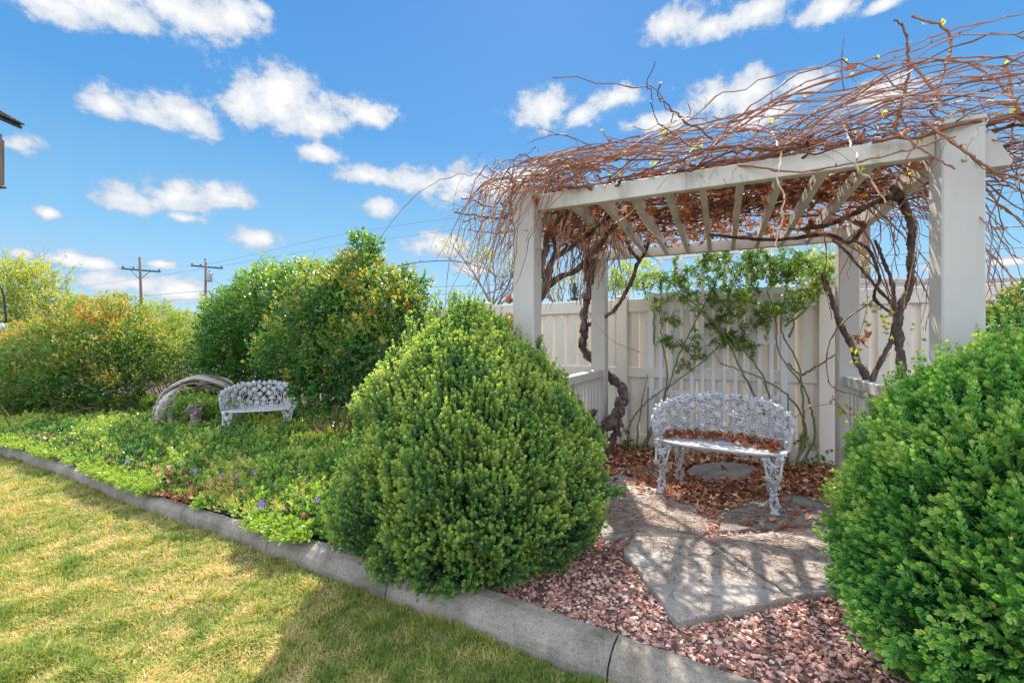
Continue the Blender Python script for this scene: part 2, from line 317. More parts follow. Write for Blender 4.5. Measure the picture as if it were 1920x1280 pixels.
def tag(o, label=None, cat=None, group=None, kind=None):
    if label: o['label'] = label
    if cat: o['category'] = cat
    if group: o['group'] = group
    if kind: o['kind'] = kind
    return o
def thing(name, loc, label, cat, group=None, rz=0):
    o = bpy.data.objects.new(name, None); C.objects.link(o); o.location = loc; o.rotation_euler.z = rz; o.empty_display_size = .1
    ORG[o] = np.asarray(loc, float); return tag(o, label, cat, group)
def part(name, b, mat, parent, smooth=False, label=None, kind=None, local=False):
    """mesh object; geometry in world coordinates unless local"""
    org = np.zeros(3) if (parent is None or local) else ORG[parent]
    o = bpy.data.objects.new(name, b.data(name, mat, org, smooth)); C.objects.link(o); o.parent = parent
    if parent is not None: ORG[o] = org
    if label: o['label'] = label
    if kind: o['kind'] = kind
    return o
def solo(name, b, mat, loc, label, cat, group=None, kind=None, smooth=False):
    o = bpy.data.objects.new(name, b.data(name, mat, loc, smooth)); C.objects.link(o); o.location = loc
    ORG[o] = np.asarray(loc, float); return tag(o, label, cat, group, kind)
def struct(name, b, mat, smooth=False):
    o = bpy.data.objects.new(name, b.data(name, mat, (0, 0, 0), smooth)); C.objects.link(o); ORG[o] = np.zeros(3); o['kind'] = 'structure'; return o
def dup(root, loc, rz, label, group=None, cat=None):
    r = root.copy(); C.objects.link(r); r.location = loc; r.rotation_euler.z = rz; r['label'] = label
    if group: r['group'] = group
    def rec(o, n):
        for ch in [c for c in ALLCH.get(o, [])]:
            c2 = ch.copy(); C.objects.link(c2); c2.parent = n; rec(ch, c2)
    rec(root, r); return r
ALLCH = {}
def note_children():
    ALLCH.clear()
    for o in bpy.data.objects:
        if o.parent: ALLCH.setdefault(o.parent, []).append(o)

def spline(pts, k=6):
    P = np.asarray(pts, float)
    if len(P) < 3: 
        t = np.linspace(0, 1, k+1)[:, None]; return P[0]*(1-t)+P[-1]*t
    Q = np.vstack([2*P[0]-P[1], P, 2*P[-1]-P[-2]]); out = []
    for i in range(1, len(Q)-2):
        p0, p1, p2, p3 = Q[i-1:i+3]
        for t in np.arange(k)/k:
            out.append(.5*((2*p1)+(-p0+p2)*t+(2*p0-5*p1+4*p2-p3)*t*t+(-p0+3*p1-3*p2+p3)*t**3))
    out.append(P[-1]); return np.array(out)
def vnoise(P, scale, seed=0):
    """value noise, P (n,2|3) -> 0..1"""
    P = np.asarray(P, float)*scale; i = np.floor(P).astype(np.int64); f = P-i; f = f*f*(3-2*f); d = P.shape[1]; out = np.zeros(len(P))
    for c in range(2**d):
        o = np.array([(c >> k) & 1 for k in range(d)]); q = i+o
        h = (q[:, 0]*73856093) ^ (q[:, 1]*19349663) ^ ((q[:, 2]*83492791) if d == 3 else 0) ^ (seed*2654435761 & 0xffffffff)
        h = (h ^ (h >> 13))*1274126177 & 0xffffffff; h = (h ^ (h >> 16)) & 0xffff
        out += np.prod(np.where(o, f, 1-f), 1)*h/65535.
    return out
def fbm(P, s, seed=0, o=3):
    r = 0; a = 1; t = 0
    for k in range(o): r = r+a*vnoise(P, s*2**k, seed+k); t += a; a *= .5
    return r/t
def unit(v): return v/np.maximum(np.linalg.norm(v, axis=-1, keepdims=True), 1e-9)
# leaf templates: (verts, quads, v offset); leaf grows along +x, normal +z
def leaf_t(L=1., w=.5, fold=.12, bend=-.1):
    V = np.array([[0, 0, 0], [.35*L, w*.5, fold*w], [.72*L, w*.42, fold*w+bend*.5*L], [L, 0, bend*L], [.72*L, -w*.42, fold*w+bend*.5*L], [.35*L, -w*.5, fold*w]])
    return V, np.array([[0, 1, 2, 3], [0, 3, 4, 5]])
def sprig_t(n, length, leaf, width, ang=50, rosette=4, seed=0, fold=.15, opp=True, grow=.25):
    """shoot along +x with leaves; returns verts, quads, v offsets"""
    g = np.random.default_rng(seed); LV, LF = leaf_t(1, width/leaf, fold); Vs = []; Fs = []; vs = []; k = 0
    def put(pos, yaw, pitch, s, vo):
        nonlocal k
        V = LV*s; a = pitch; R1 = np.array([[cos(a), 0, -sin(a)], [0, 1, 0], [sin(a), 0, cos(a)]])
        # leaf leaves axis at 'pitch' from +x, rolled about x by yaw
        R2 = np.array([[1, 0, 0], [0, cos(yaw), -sin(yaw)], [0, sin(yaw), cos(yaw)]])
        V = V@np.array([[1, 0, 0], [0, 1, 0], [0, 0, 1]]); V = V@R1.T; V = V@R2.T+np.asarray(pos)
        Vs.append(V); Fs.append(LF+k); vs.append(np.full(6, vo)); k += 6
    for i in range(n):
        t = (i+.5)/n; x = t*length; yaw = i*pi/2+g.uniform(-.4, .4)
        for q in range(2 if opp else 1):
            put((x, 0, 0), yaw+q*pi+(g.uniform(0, 6.28) if not opp else 0), radians(ang+g.uniform(-14, 14))*(1-.25*t), leaf*g.uniform(.8, 1.1)*(1-.15*t), grow*(t-.5)+g.uniform(-.06, .06))
    for i in range(rosette):
        put((length, 0, 0), i*2*pi/max(rosette, 1)+g.uniform(-.3, .3), radians(28+g.uniform(-8, 8)), leaf*.8, grow*.7)
    return np.vstack(Vs), np.vstack(Fs), np.concatenate(vs)
def scatter(b, T, P, D, S, v, roll=None, g=rng, upn=None):
    """instances of template T=(V,F,vo) at P, +x along D, scale S, value v"""
    V, Fq, vo = T if len(T) == 3 else (T[0], T[1], np.zeros(len(T[0])))
    n = len(P)
    if n == 0: return
    D = unit(np.asarray(D, float)); r = unit(g.normal(size=(n, 3))) if upn is None else unit(np.asarray(upn, float))
    Z = unit(r-D*np.sum(r*D, 1, keepdims=True)); Yv = np.cross(Z, D)
    S = np.broadcast_to(np.asarray(S, float), (n,))
    W_ = (V[None, :, :1]*D[:, None]+V[None, :, 1:2]*Yv[:, None]+V[None, :, 2:3]*Z[:, None])*S[:, None, None]+np.asarray(P)[:, None]
    k = len(V); Fs = (Fq[None]+(np.arange(n)*k)[:, None, None]).reshape(-1, Fq.shape[1])
    vv = np.clip(np.broadcast_to(np.asarray(v, float), (n,))[:, None]+vo[None], 0, 1).ravel()
    b.add(W_.reshape(-1, 3), Fs, vv)

# ------------------------------------------------------------------ frames of the place
TH = 0.443263; UU = np.array([cos(TH), -sin(TH), 0]); DD = np.array([sin(TH), cos(TH), 0]); OO = np.array([.006, 3.015, 0])
PW, PD, PWD, ZB = 2.372, 2.16, .152, 2.158
def L3(u, d, z): return OO+UU*u+DD*d+np.array([0, 0, z])
RZ = -TH
FSL = math.tan(radians(27))
def fence_pt(X, off=0.0, z=0.0):
    n = unit(np.array([FSL, 1, 0.])); return np.array([X, 6.02-FSL*X, 0])-n*off+np.array([0, 0, z])
FRZ = -radians(27)
# kerb line (outer edge at the lawn)
KP = np.array([(-16, 8.6), (-9.5, 6.75), (-6.13, 5.28), (-4.51, 4.43), (-3.315, 3.735), (-2.77, 3.44), (-2.126, 3.11), (-1.665, 2.856), (-1.226, 2.613), (-.767, 2.357), (-.517, 2.225), (-.147, 2.026), (.284, 1.764), (.9, 1.40), (1.6, 1.0), (2.5, .45), (4.2, -.6)])
KS = spline(np.c_[KP, np.zeros(len(KP))], 8)[:, :2]
def kerb_y(X): return np.interp(X, KS[:, 0], KS[:, 1])

# ------------------------------------------------------------------ ground
def grid(b, x0, x1, y0, y1, nx, ny, zf):
    xs = np.linspace(x0, x1, nx+1); ys = np.linspace(y0, y1, ny+1); X, Y = np.meshgrid(xs, ys); P = np.c_[X.ravel(), Y.ravel()]
    V = np.c_[P, zf(P)]; i, j = np.meshgrid(np.arange(nx), np.arange(ny)); a = (j*(nx+1)+i).ravel()
    b.add(V, np.c_[a, a+1, a+nx+2, a+nx+1])
b = B(); b.add([[-3000, -3000, -.16], [3000, -3000, -.16], [3000, 3000, -.16], [-3000, 3000, -.16]], np.array([[0, 1, 2, 3]])); struct('ground', b, 'soil')
# bed soil : strip between the kerb and the back
b = B(); xs = np.linspace(-15.9, 4, 260); n = len(xs); rows = 40
Vg = []
for k in range(rows+1):
    t = k/rows; y = kerb_y(xs)+.15+t*(9.5+0*xs); z = -.006+.03*(fbm(np.c_[xs, y], 2.2, 5)-.5)*min(1, k/3)
    Vg.append(np.c_[xs, y, z])
Vg = np.vstack(Vg); i, j = np.meshgrid(np.arange(n-1), np.arange(rows)); a = (j*n+i).ravel(); b.add(Vg, np.c_[a, a+1, a+n+1, a+n]); struct('garden_bed', b, 'soil', True)
# lawn
b = B(); xs = np.linspace(-15.9, 4, 200); rows = 30; n = len(xs); Vg = []
for k in range(rows+1):
    t = k/rows; y = kerb_y(xs)-t*12; z = -.085+.012*(fbm(np.c_[xs, y], 1.5, 9)-.5)
    Vg.append(np.c_[xs, y, z])
Vg = np.vstack(Vg); i, j = np.meshgrid(np.arange(n-1), np.arange(rows)); a = (j*n+i).ravel(); b.add(Vg, np.c_[a, a+n, a+n+1, a+1]); struct('lawn', b, 'lawn', True)
# kerb : segments with thin joints
b = B(); prof = np.array([(-.004, -.16), (0, -.045), (.010, -.015), (.05, .022), (.085, .040), (.145, .044), (.158, .036), (.162, -.1)])
arc = np.concatenate([[0], np.cumsum(np.linalg.norm(np.diff(KS, axis=0), axis=1))])
def kpt(s): return np.array([np.interp(s, arc, KS[:, 0]), np.interp(s, arc, KS[:, 1])])
tk = [np.interp(gx, KS[:, 0], arc) for gx in (-.66, .37)]
joints = [tk[0]-1.03*k for k in range(14, 0, -1)]+[tk[0], tk[1], tk[1]+1.1, tk[1]+2.2, arc[-1]]
joints = [j for j in joints if j > 0]
def kerb_pos(s, off, z):
    p = kpt(s); q = kpt(min(s+.02, arc[-1]))-kpt(max(s-.02, 0)); q /= np.linalg.norm(q); nrm_ = np.array([-q[1], q[0]]); return np.array([*(p+nrm_*off), z])
for s0, s1 in zip([0]+joints[:-1], joints):
    m = max(2, int((s1-s0)/.03)); ss = np.linspace(s0+.004, s1-.004, m); R = []
    for s in ss:
        wf = np.interp(kpt(s)[0], [-1.9, -.75], [.50, 1])
        for (o_, z_) in prof: R.append(kerb_pos(s, o_*wf, z_ if z_ < 0 else z_*wf))
    R = np.array(R); nn = fbm(R, 14, 3); nn2 = fbm(R, 2.5, 6); R[:, 2] += (nn-.5)*.010+(nn2-.5)*.014; R[:, 1] += (fbm(R, 10, 8)-.5)*.012
    k = len(prof); i, j = np.meshgrid(np.arange(m-1), np.arange(k-1), indexing='ij'); a = (i*k+j).ravel()
    b.add(R, np.c_[a, a+k, a+k+1, a+1])
    for e in (0, m-1): 
        base = b.n; b.add(R[e*k:(e+1)*k], np.array([[0, 1, 6, 7], [1, 2, 5, 6], [2, 3, 4, 5]]))
struct('kerb', b, 'kerb', False)

# slabs and flagstones (outlines from ground points)
def slabobj(poly, z0, z1, mat, label, name, cat, group, seed):
    P = np.array([gp(x, y, z1)[:2] for x, y in poly]); n = len(P); out = []
    g = np.random.default_rng(seed)
    for k in range(n):
        p, q = P[k], P[(k+1) % n]; m = max(2, int(np.linalg.norm(q-p)/.05))
        for t in np.arange(m)/m: out.append(p*(1-t)+q*t+(g.normal(0, .0045, 2) if 0 < t else 0))
    out = np.array(out); c = out.mean(0); inn = c+(out-c)*.985
    b = B(); n = len(out); levels = []
    V = np.vstack([np.c_[out, np.full(n, z0)], np.c_[out, np.full(n, z1-.007)], np.c_[inn, np.full(n, z1)]]+[np.c_[c+(out-c)*f, np.full(n, z1)+(fbm(c+(out-c)*f, 5, seed)-.5)*.006] for f in (.75, .5, .25)]+[[[*c, z1]]])
    i = np.arange(n); q = []
    for l in range(5): q.append(np.c_[l*n+i, l*n+(i+1) % n, (l+1)*n+(i+1) % n, (l+1)*n+i])
    t = np.c_[5*n+i, 5*n+(i+1) % n, np.full(n, 6*n)]
    b.add(V, [np.vstack(q), t]); return solo(name, b, mat, (*c, 0), label, cat, group, smooth=False), out
SL = []
defs = [([(1272,1163),(1484,1119),(1322,1009),(1190,1003),(1168,1030)], 'slab', 'large pale concrete slab with the pointed front corner, crossed by rafter shadows', 'paving_slab', .045),
        ([(1491,1117),(1585,1104),(1700,1062),(1660,1000),(1560,985),(1330,1008)], 'slab', 'pale concrete slab right of the long joint, running under the right boxwood', 'paving_slab', .042),
        ([(1130,1006),(1184,1000),(1316,1004),(1330,985),(1300,950),(1230,915),(1165,885),(1120,900),(1105,950)], 'slab', 'weathered slab between the round boxwood and the bench, littered with needles', 'paving_slab', .038),
        ([(1345,995),(1560,978),(1600,940),(1500,928),(1405,936),(1360,960)], 'stone', 'dark flagstone under the right front foot of the near bench', 'flagstone', .036),
        ([(1283,885),(1300,871),(1350,865),(1400,868),(1425,880),(1400,897),(1340,902)], 'stone', 'grey rounded flagstone lying clear of leaves underneath the near bench', 'flagstone', .03),
        ([(1160,876),(1235,870),(1262,882),(1225,897),(1170,884)], 'stone', 'small grey flagstone half buried in dry leaves left of the near bench', 'flagstone', .028)]
for k, (pl, m, lab, nm, z1) in enumerate(defs):
    o, out = slabobj(pl, -.03, z1, m, lab, nm, 'paving slab' if nm == 'paving_slab' else 'flagstone', 'paving stones of the arbor path', 20+k); SL.append((out, z1))
def inpoly(P, poly):
    x, y = P[:, 0], P[:, 1]; c = np.zeros(len(P), bool); n = len(poly)
    for i in range(n):
        x0, y0 = poly[i]; x1, y1 = poly[(i+1) % n]
        cond = ((y0 > y) != (y1 > y)) & (x < (x1-x0)*(y-y0)/(y1-y0+1e-12)+x0); c ^= cond
    return c
def slabz(P):
    z = np.zeros(len(P))
    for poly, z1 in SL:
        m = inpoly(P, poly); z[m] = z1
    return z

# gravel : red volcanic chips, bed strip in front of the arbor
b = B(); g = np.random.default_rng(5)
t_ = (1+5**.5)/2; ico = np.array([(-1,t_,0),(1,t_,0),(-1,-t_,0),(1,-t_,0),(0,-1,t_),(0,1,t_),(0,-1,-t_),(0,1,-t_),(t_,0,-1),(t_,0,1),(-t_,0,-1),(-t_,0,1)])/1.9
icof = np.array([(0,11,5),(0,5,1),(0,1,7),(0,7,10),(0,10,11),(1,5,9),(5,11,4),(11,10,2),(10,7,6),(7,1,8),(3,9,4),(3,4,2),(3,2,6),(3,6,8),(3,8,9),(4,9,5),(2,4,11),(6,2,10),(8,6,7),(9,8,1)])
def pebbles(b, P, S, v, zoff):
    for k in range(8):
        sel = np.arange(len(P)) % 8 == k
        V = ico*np.array([1.1, g.uniform(.55, .9), g.uniform(.32, .6)])*g.uniform(.62, 1.3, (12, 1))
        n = sel.sum()
        if not n: continue
        a = g.uniform(0, 2*pi, n); D = np.c_[np.cos(a), np.sin(a), g.normal(0, .25, n)]
        scatter(b, (V, icof), P[sel], D, S[sel], v[sel], g=g, upn=np.c_[g.normal(0, .3, (n, 2)), np.ones(n)])
N_ = 44000; P = np.c_[g.uniform(-.9, 2.6, N_), g.uniform(.8, 3.9, N_)]
ok = (P[:, 1] > kerb_y(P[:, 0])+.185) & (slabz(P) == 0) & (P[:, 1] < 3.0+.9*np.clip(P[:, 0], 0, 1))
P = P[ok]; S = g.lognormal(-4.58, .30, len(P)); S = np.clip(S, .005, .019)
v = np.clip(.50+.24*g.normal(size=len(P))+.25*(fbm(P, 3, 2)-.5), 0, 1)
pebbles(b, np.c_[P, .004+g.uniform(0, .014, len(P))], S, v, 0)
o = solo('gravel', b, 'pebble', (0, 0, 0), 'pinkish red volcanic gravel chips filling the bed in front of the slabs', 'gravel', kind='stuff')
b = B(); pl = np.array([[-.95, 2.62], [-.3, 2.28], [.3, 1.95], [1.4, 1.33], [2.6, .62], [3.2, 1.6], [2.6, 4.2], [0, 4.0], [-.9, 3.2]]); b.prism(pl, -.05, .0075); struct('gravel_bed', b, 'gravelbase')

# dry leaf litter
def drytemps(n=7, seed=3):
    out = []; g = np.random.default_rng(seed)
    for k in range(n):
        m = 12; a = np.arange(m)/m*2*pi; r = np.where(np.arange(m) % 2 == 0, 1, .62)*g.uniform(.75, 1.1, m); r[6] *= .5
        cu = g.uniform(.3, 1.0); ax = g.uniform(0, pi)
        V = np.c_[r*np.cos(a), r*np.sin(a), np.zeros(m)]; V = np.vstack([[[0, 0, 0]], V*.55, V])
        h = (V[:, 0]*cos(ax)+V[:, 1]*sin(ax)); V[:, 2] = cu*h*h*.8+g.normal(0, .09, len(V))
        sc_ = 1-.25*cu; V[:, 0] *= sc_
        q = [[1+i, 1+(i+1) % m, 1+m+(i+1) % m, 1+m+i] for i in range(m)]; t = [[0, 1+i, 1+(i+1) % m, 1+(i+1) % m] for i in range(m)]
        tq = [[0, 1+i, 1+(i+1) % m, 1+(i+2) % m] for i in range(0, m, 2)]
        out.append((V, np.array(q+tq), np.zeros(len(V))))
    return out
DRY = drytemps()
def drop(b, P, S, v, g, tilt=.45):
    for k, T in enumerate(DRY):
        s = np.arange(len(P)) % len(DRY) == k; n = s.sum()
        if not n: continue
        up = np.c_[g.normal(0, tilt, (n, 2)), np.ones(n)]; a = g.uniform(0, 6.3, n)
        up[g.random(n) < .4] *= -1
        scatter(b, T, P[s], np.c_[np.cos(a), np.sin(a), np.zeros(n)], S[s], v[s], g=g, upn=up)
g = np.random.default_rng(6); b = B()
uu = g.uniform(-.4, 2.9, 9000); dd_ = g.uniform(.35, 2.9, 9000); P = (OO+UU*uu[:, None]+DD*dd_[:, None])[:, :2]
fy = 6.02-FSL*P[:, 0]; zz = slabz(P)
dens = np.clip((dd_-.55)/.5, .03, 1)*(P[:, 1] < fy-.05)
on = zz > 0; dens = np.where(on, dens*.42, dens)
last = SL[4][0]; dens = np.where(inpoly(P, last), .03, dens); dens = np.where(inpoly(P, SL[2][0]) | inpoly(P, SL[3][0]), dens*.30, dens)
dens *= np.where(inpoly(P, SL[0][0]) | inpoly(P, SL[1][0]), .12, 1)
ok = g.random(9000) < dens; P = P[ok]; zz = zz[ok]; n = len(P)
drop(b, np.c_[P, zz+.008+g.uniform(0, .045, n)*(zz == 0)+.01], g.uniform(.020, .044, n), np.clip(g.normal(.52, .30, n), 0, 1), g)
solo('dry_leaf_litter', b, 'litter', (0, 0, 0), 'crisp red-brown fallen grape leaves covering the ground under the arbor', 'fallen leaves', kind='stuff')
# few leaves beyond: gravel + kerb edge
g = np.random.default_rng(8); b = B()
s_ = g.uniform(0, 1, 1000); X = -6.8+s_*6.0; Y = kerb_y(X)+g.normal(.12, .09, 1000); Y = np.maximum(Y, kerb_y(X)+.03)
P = np.c_[X, Y, .050+g.uniform(0, .05, 1000)]; P = P[fbm(P[:, :2]*[1, 0], 2.1, 91) > .42]; q_ = len(P)
drop(b, P, g.uniform(.016, .034, q_), np.clip(g.normal(.55, .2, q_), 0, 1), g, .8)
m_ = 800; X = g.uniform(-7.2, -.7, m_); Y = kerb_y(X)+.15+np.abs(g.normal(0, .42, m_)); P = np.c_[X, Y, g.uniform(.07, .17, m_)]; P = P[fbm(P[:, :2], 1.9, 92) > .45]; q_ = len(P)
drop(b, P, g.uniform(.016, .034, q_), np.clip(g.normal(.6, .22, q_), 0, 1), g, .9)
solo('kerbside_leaf_litter', b, 'litter', (0, 0, 0), 'rusty dead leaves caught along the kerb at the edge of the ground cover', 'fallen leaves', kind='stuff')
# needles and twigs lying about
b = B(); g = np.random.default_rng(9)
for k in range(3800):
    r = g.random()
    if r < .62: u_, d_ = g.normal(.95, .55), g.normal(.42, .30)
    else: u_, d_ = g.uniform(.0, 2.2), g.uniform(-1.2, 1.2)
    p = L3(u_, d_, 0)
    if p[1] < kerb_y(p[0])+.2: continue
    z = slabz(p[None, :2])[0]; a = g.normal(.1, .9)-TH if r < .62 else g.uniform(0, 6.3); l = g.uniform(.03, .10)*(1.6 if g.random() < .08 else 1)
    q = np.array([cos(a), sin(a), 0])*l; bend = np.array([-sin(a), cos(a), 0])*l*g.normal(0, .12)
    z += .006 + (.02*g.random() if z == 0 else .006*g.random())
    b.tube([p+[0, 0, z], p+q/2+bend+[0, 0, z+.004], p+q+[0, 0, z]], g.uniform(.0009, .0021), 3, g.random(), cap=False)
solo('needle_litter', b, 'needle', (0, 0, 0), 'thin brown needles and twigs strewn over the slabs and gravel', 'needles', kind='stuff')

# ------------------------------------------------------------------ grass
def make_grass():
    g = np.random.default_rng(12); n = 360000
    # sample density higher close to the camera
    Y = 1.25+(g.random(n)**1.7)*5.2; X = g.uniform(-1.34, .42, n)*Y-.1
    ok = (Y < kerb_y(X)-.004+.028*np.clip((-.9-X)/.6, 0, 1)) & (X > -7.5); X, Y = X[ok], Y[ok]; n = len(X); P2 = np.c_[X, Y]
    big = fbm(P2, 1.1, 21, 4); sm = fbm(P2, 7, 31, 3); v = .51+.18*(big-.5)+.30*(fbm(P2@np.array([[.8, .6], [-.6, .8]])*[1.2, .8], 3.4, 51, 3)-.5)+.75*(sm-.5)+.6*(fbm(P2@np.array([[.6, .8], [-.8, .6]]), 19, 57, 2)-.5)+g.normal(0, .20, n)
    v -= .14*np.clip((X+1.2)/.6, 0, 1)
    v = np.clip(v, 0, 1)
    tuft = np.clip(fbm(P2, 9, 41, 2)*1.5, .5, 1.4)
    h = g.uniform(.024, .062, n)*tuft*(1-.38*v)*(1-.2*np.clip(Y-3, 0, 2)/2); w = g.uniform(.0013, .0026, n)*(1+.22*(Y-1.3))
    a = g.uniform(0, 2*pi, n); lean = g.uniform(.1, .9, n)*(1+v); dirx, diry = np.cos(a), np.sin(a)
    b0 = np.c_[X, Y, np.full(n, -.09)]; side = np.c_[-diry, dirx, np.zeros(n)]*w[:, None]
    mid = b0+np.c_[dirx*lean*h*.3, diry*lean*h*.3, h*.6]; tip = b0+np.c_[dirx*lean*h, diry*lean*h, h*(1-.25*np.minimum(lean, 1.6))+.004]
    V = np.stack([b0-side, b0+side, mid+side*.8, mid-side*.8, tip], 1).reshape(-1, 3)
    k = np.arange(n)*5; b = B(); b.add(V, [np.c_[k, k+1, k+2, k+3], np.c_[k+3, k+2, k+4]], np.repeat(v, 5))
    solo('grass', b, 'grass', (0, 0, 0), 'short mown grass, green mixed with straw coloured dry patches', 'grass', kind='stuff')
make_grass()

# ------------------------------------------------------------------ pergola
per = thing('pergola', tuple(L3(PW/2, PD/2, 0)), 'cream vinyl garden arbor with slatted roof, half buried in grape vines', 'pergola')
for (u, d) in ((0, 0), (PW-PWD, 0), (0, PD-PWD), (PW-PWD, PD-PWD)):
    zt = 2.275 if d < 1 else 2.262
    c = L3(u+PWD/2, d+PWD/2, zt/2-.03); b = B(); b.box(c, (PWD, PWD, zt+.06), RZ, bev=.007); pp = part('post', b, 'vinyl', per)
    b = B(); b.box(L3(u+PWD/2, d+PWD/2, zt+.012), (PWD+.008, PWD+.008, .026), RZ, bev=.005)
    e = PWD/2+.002; cc = L3(u+PWD/2, d+PWD/2, zt+.024)
    V = [cc+UU*x*e+DD*y*e for x, y in ((-1, -1), (1, -1), (1, 1), (-1, 1))]+[cc+np.array([0, 0, .022])]
    b.add(V, np.array([[0, 1, 4], [1, 2, 4], [2, 3, 4], [3, 0, 4]])); part('post_cap', b, 'vinyl', pp)
BH = .108
def beam(p, q, w=.055, h=BH, name='beam', mat='rafter'):
    b = B(); b.bar(p, q, w, h, bev=.004); return part(name, b, mat, per)
zc = ZB+BH/2
beam(L3(PWD+.001, .092, zc), L3(PW-PWD-.001, .092, zc)); beam(L3(PWD+.001, PD-.092, zc-.003), L3(PW-PWD-.001, PD-.092, zc-.003))
# projecting beam end at the right front post, cut at a slant
bb = B(); p0 = L3(PW+.001, .065, 0); 
pr = np.array([(0, 2.065), (.10, 2.065), (.108, 2.082), (.034, 2.235), (0, 2.235)])
V = [OO+UU*(PW+.001+x)+DD*dd+np.array([0, 0, z]) for dd in (.05, .135) for x, z in pr]
bb.add(V, [np.array([[i, (i+1) % 5, 5+(i+1) % 5, 5+i] for i in range(5)]), np.array([[0, 2, 1], [0, 3, 2], [0, 4, 3], [5, 6, 7], [5, 7, 8], [5, 8, 9]])]); part('beam_end', bb, 'vinyl', per)
for u in (PWD*.5, PW-PWD*.5):
    beam(L3(u, PWD+.001, zc), L3(u, PD-PWD-.001, zc), .06, .118)
cF = OO@DD+.12
for k in range(9):
    tn = -.318+k*.0706; u = cF*tn-OO@UU
    beam(L3(u, .1205, ZB+.047), L3(u, PD-.1205, ZB+.047), .036, .088, 'rafter')
# side railings
for u, nm in ((PWD*.5, 'l'), (PW-PWD*.5, 'r')):
    e = B(); b = B(); b.bar(L3(u, PWD+.001, .925), L3(u, PD-PWD-.001, .925), .085, .082, bev=.006); top = part('side_railing', b, 'vinyl', per)
    b = B(); b.bar(L3(u, PWD+.001, .30), L3(u, PD-PWD-.001, .30), .055, .085, bev=.005); part('bottom_rail', b, 'vinyl', top)
    k = 0
    for d in np.linspace(PWD+.09, PD-PWD-.09, 15):
        b = B(); b.bar(L3(u, d, .343), L3(u, d, .8835), .04, .062 if False else .034, up=UU, bev=.003); part('picket', b, 'vinyl', top)
# bolts on the posts
for p in ((PW-.075, -.004, 2.10), (.10, -.004, 2.02)):
    b = B(); c = L3(*p); b.tube([c, c-DD*.006], [.011, .007], 10); part('bolt', b, 'vinyl', per, True)

# ------------------------------------------------------------------ fence
fe = thing('privacy_fence', tuple(fence_pt(2.2)), 'tall cream vinyl board fence behind the arbor', 'fence')
pxs = [-3.96, -2.16, -.36, 1.342, 3.14, 4.94, 6.74]
cs = cos(FRZ)
for X in pxs:
    b = B(); b.box(fence_pt(X, 0, .90), (.127, .127, 1.80), FRZ, bev=.006); fp = part('fence_post', b, 'fence', fe)
    b = B(); cc = fence_pt(X, 0, 1.80); e = .067
    dx = np.array([cos(FRZ), sin(FRZ), 0]); dy = np.array([-sin(FRZ), cos(FRZ), 0])
    V = [cc+dx*x*e+dy*y*e+np.array([0, 0, z]) for z in (0.001, .012) for x, y in ((-1, -1), (1, -1), (1, 1), (-1, 1))]+[cc+np.array([0, 0, .03])]
    b.add(V, [np.array([[0, 1, 5, 4], [1, 2, 6, 5], [2, 3, 7, 6], [3, 0, 4, 7]]), np.array([[4, 5, 8], [5, 6, 8], [6, 7, 8], [7, 4, 8]])]); part('post_cap', b, 'fence', fp)
for X0, X1 in zip(pxs[:-1], pxs[1:]):
    a0 = X0+.064*cs; a1 = X1-.064*cs
    for z, h in ((1.70, .155), (.905, .12), (.10, .15)):
        b = B(); b.bar(fence_pt(a0, .004, z), fence_pt(a1, .004, z), .052, h, bev=.006); part('fence_rail', b, 'fence', fe)
    b = B(); L_ = (a1-a0)/cs; m = int(round(L_/.157)); pitch = (a1-a0)/m
    for (z0, z1) in ((.176, .844), (.966, 1.621)):
        for k in range(m):
            xc = a0+(k+.5)*pitch
            b.box(fence_pt(xc, .006, (z0+z1)/2), (pitch/cs*.60, .012, z1-z0), FRZ, bev=.002)
            if k < m-1: b.box(fence_pt(xc+pitch/2, -.020, (z0+z1)/2), (pitch/cs*.52, .010, z1-z0), FRZ)
        for xe, s in ((a0, .12), (a1, -.12)): b.box(fence_pt(xe+s*pitch, -.010, (z0+z1)/2), (pitch/cs*.24, .010, z1-z0), FRZ)
    part('fence_boards', b, 'fence', fe)

# ------------------------------------------------------------------ trellis
tr_a = np.array([1.640, 5.18, 0]); tr_b = np.array([2.81, 4.56, 0])
tr = thing('garden_trellis', tuple((tr_a+tr_b)/2), 'white slatted trellis panel standing against the fence behind the bench', 'trellis')
tdir = unit(tr_b-tr_a); tlen = np.linalg.norm(tr_b-tr_a); tn_ = np.cross(tdir, [0, 0, 1]); tz = math.atan2(tdir[1], tdir[0])
def tp(s, z, off=0): return tr_a+tdir*s+np.array([0, 0, z])+tn_*off
for s in (0, tlen):
    b = B(); b.box(tp(s, .92), (.062, .05, 1.86), tz, bev=.004); part('trellis_post', b, 'trellis', tr)
for z, h, e in ((1.80, .075, 0), (1.26, .055, 0), (.68, .055, 0), (.13, .055, 0)):
    b = B(); b.bar(tp(.032, z), tp(tlen-.032, z), .03, h, bev=.003); part('crossbar', b, 'trellis', tr)
for k in range(11):
    s = (k+1)/12*tlen; zt = 2.26 if k % 2 == 0 else 1.842; b = B(); b.box(tp(s, zt/2+.05, .0205), (.040, .012, zt-.1), tz, bev=.002); part('slat', b, 'trellis', tr)
b = B(); b.bar(tp(.05, 2.24, -.002), tp(tlen-.05, 2.24, -.002), .03, .045); part('crossbar', b, 'trellis', tr)
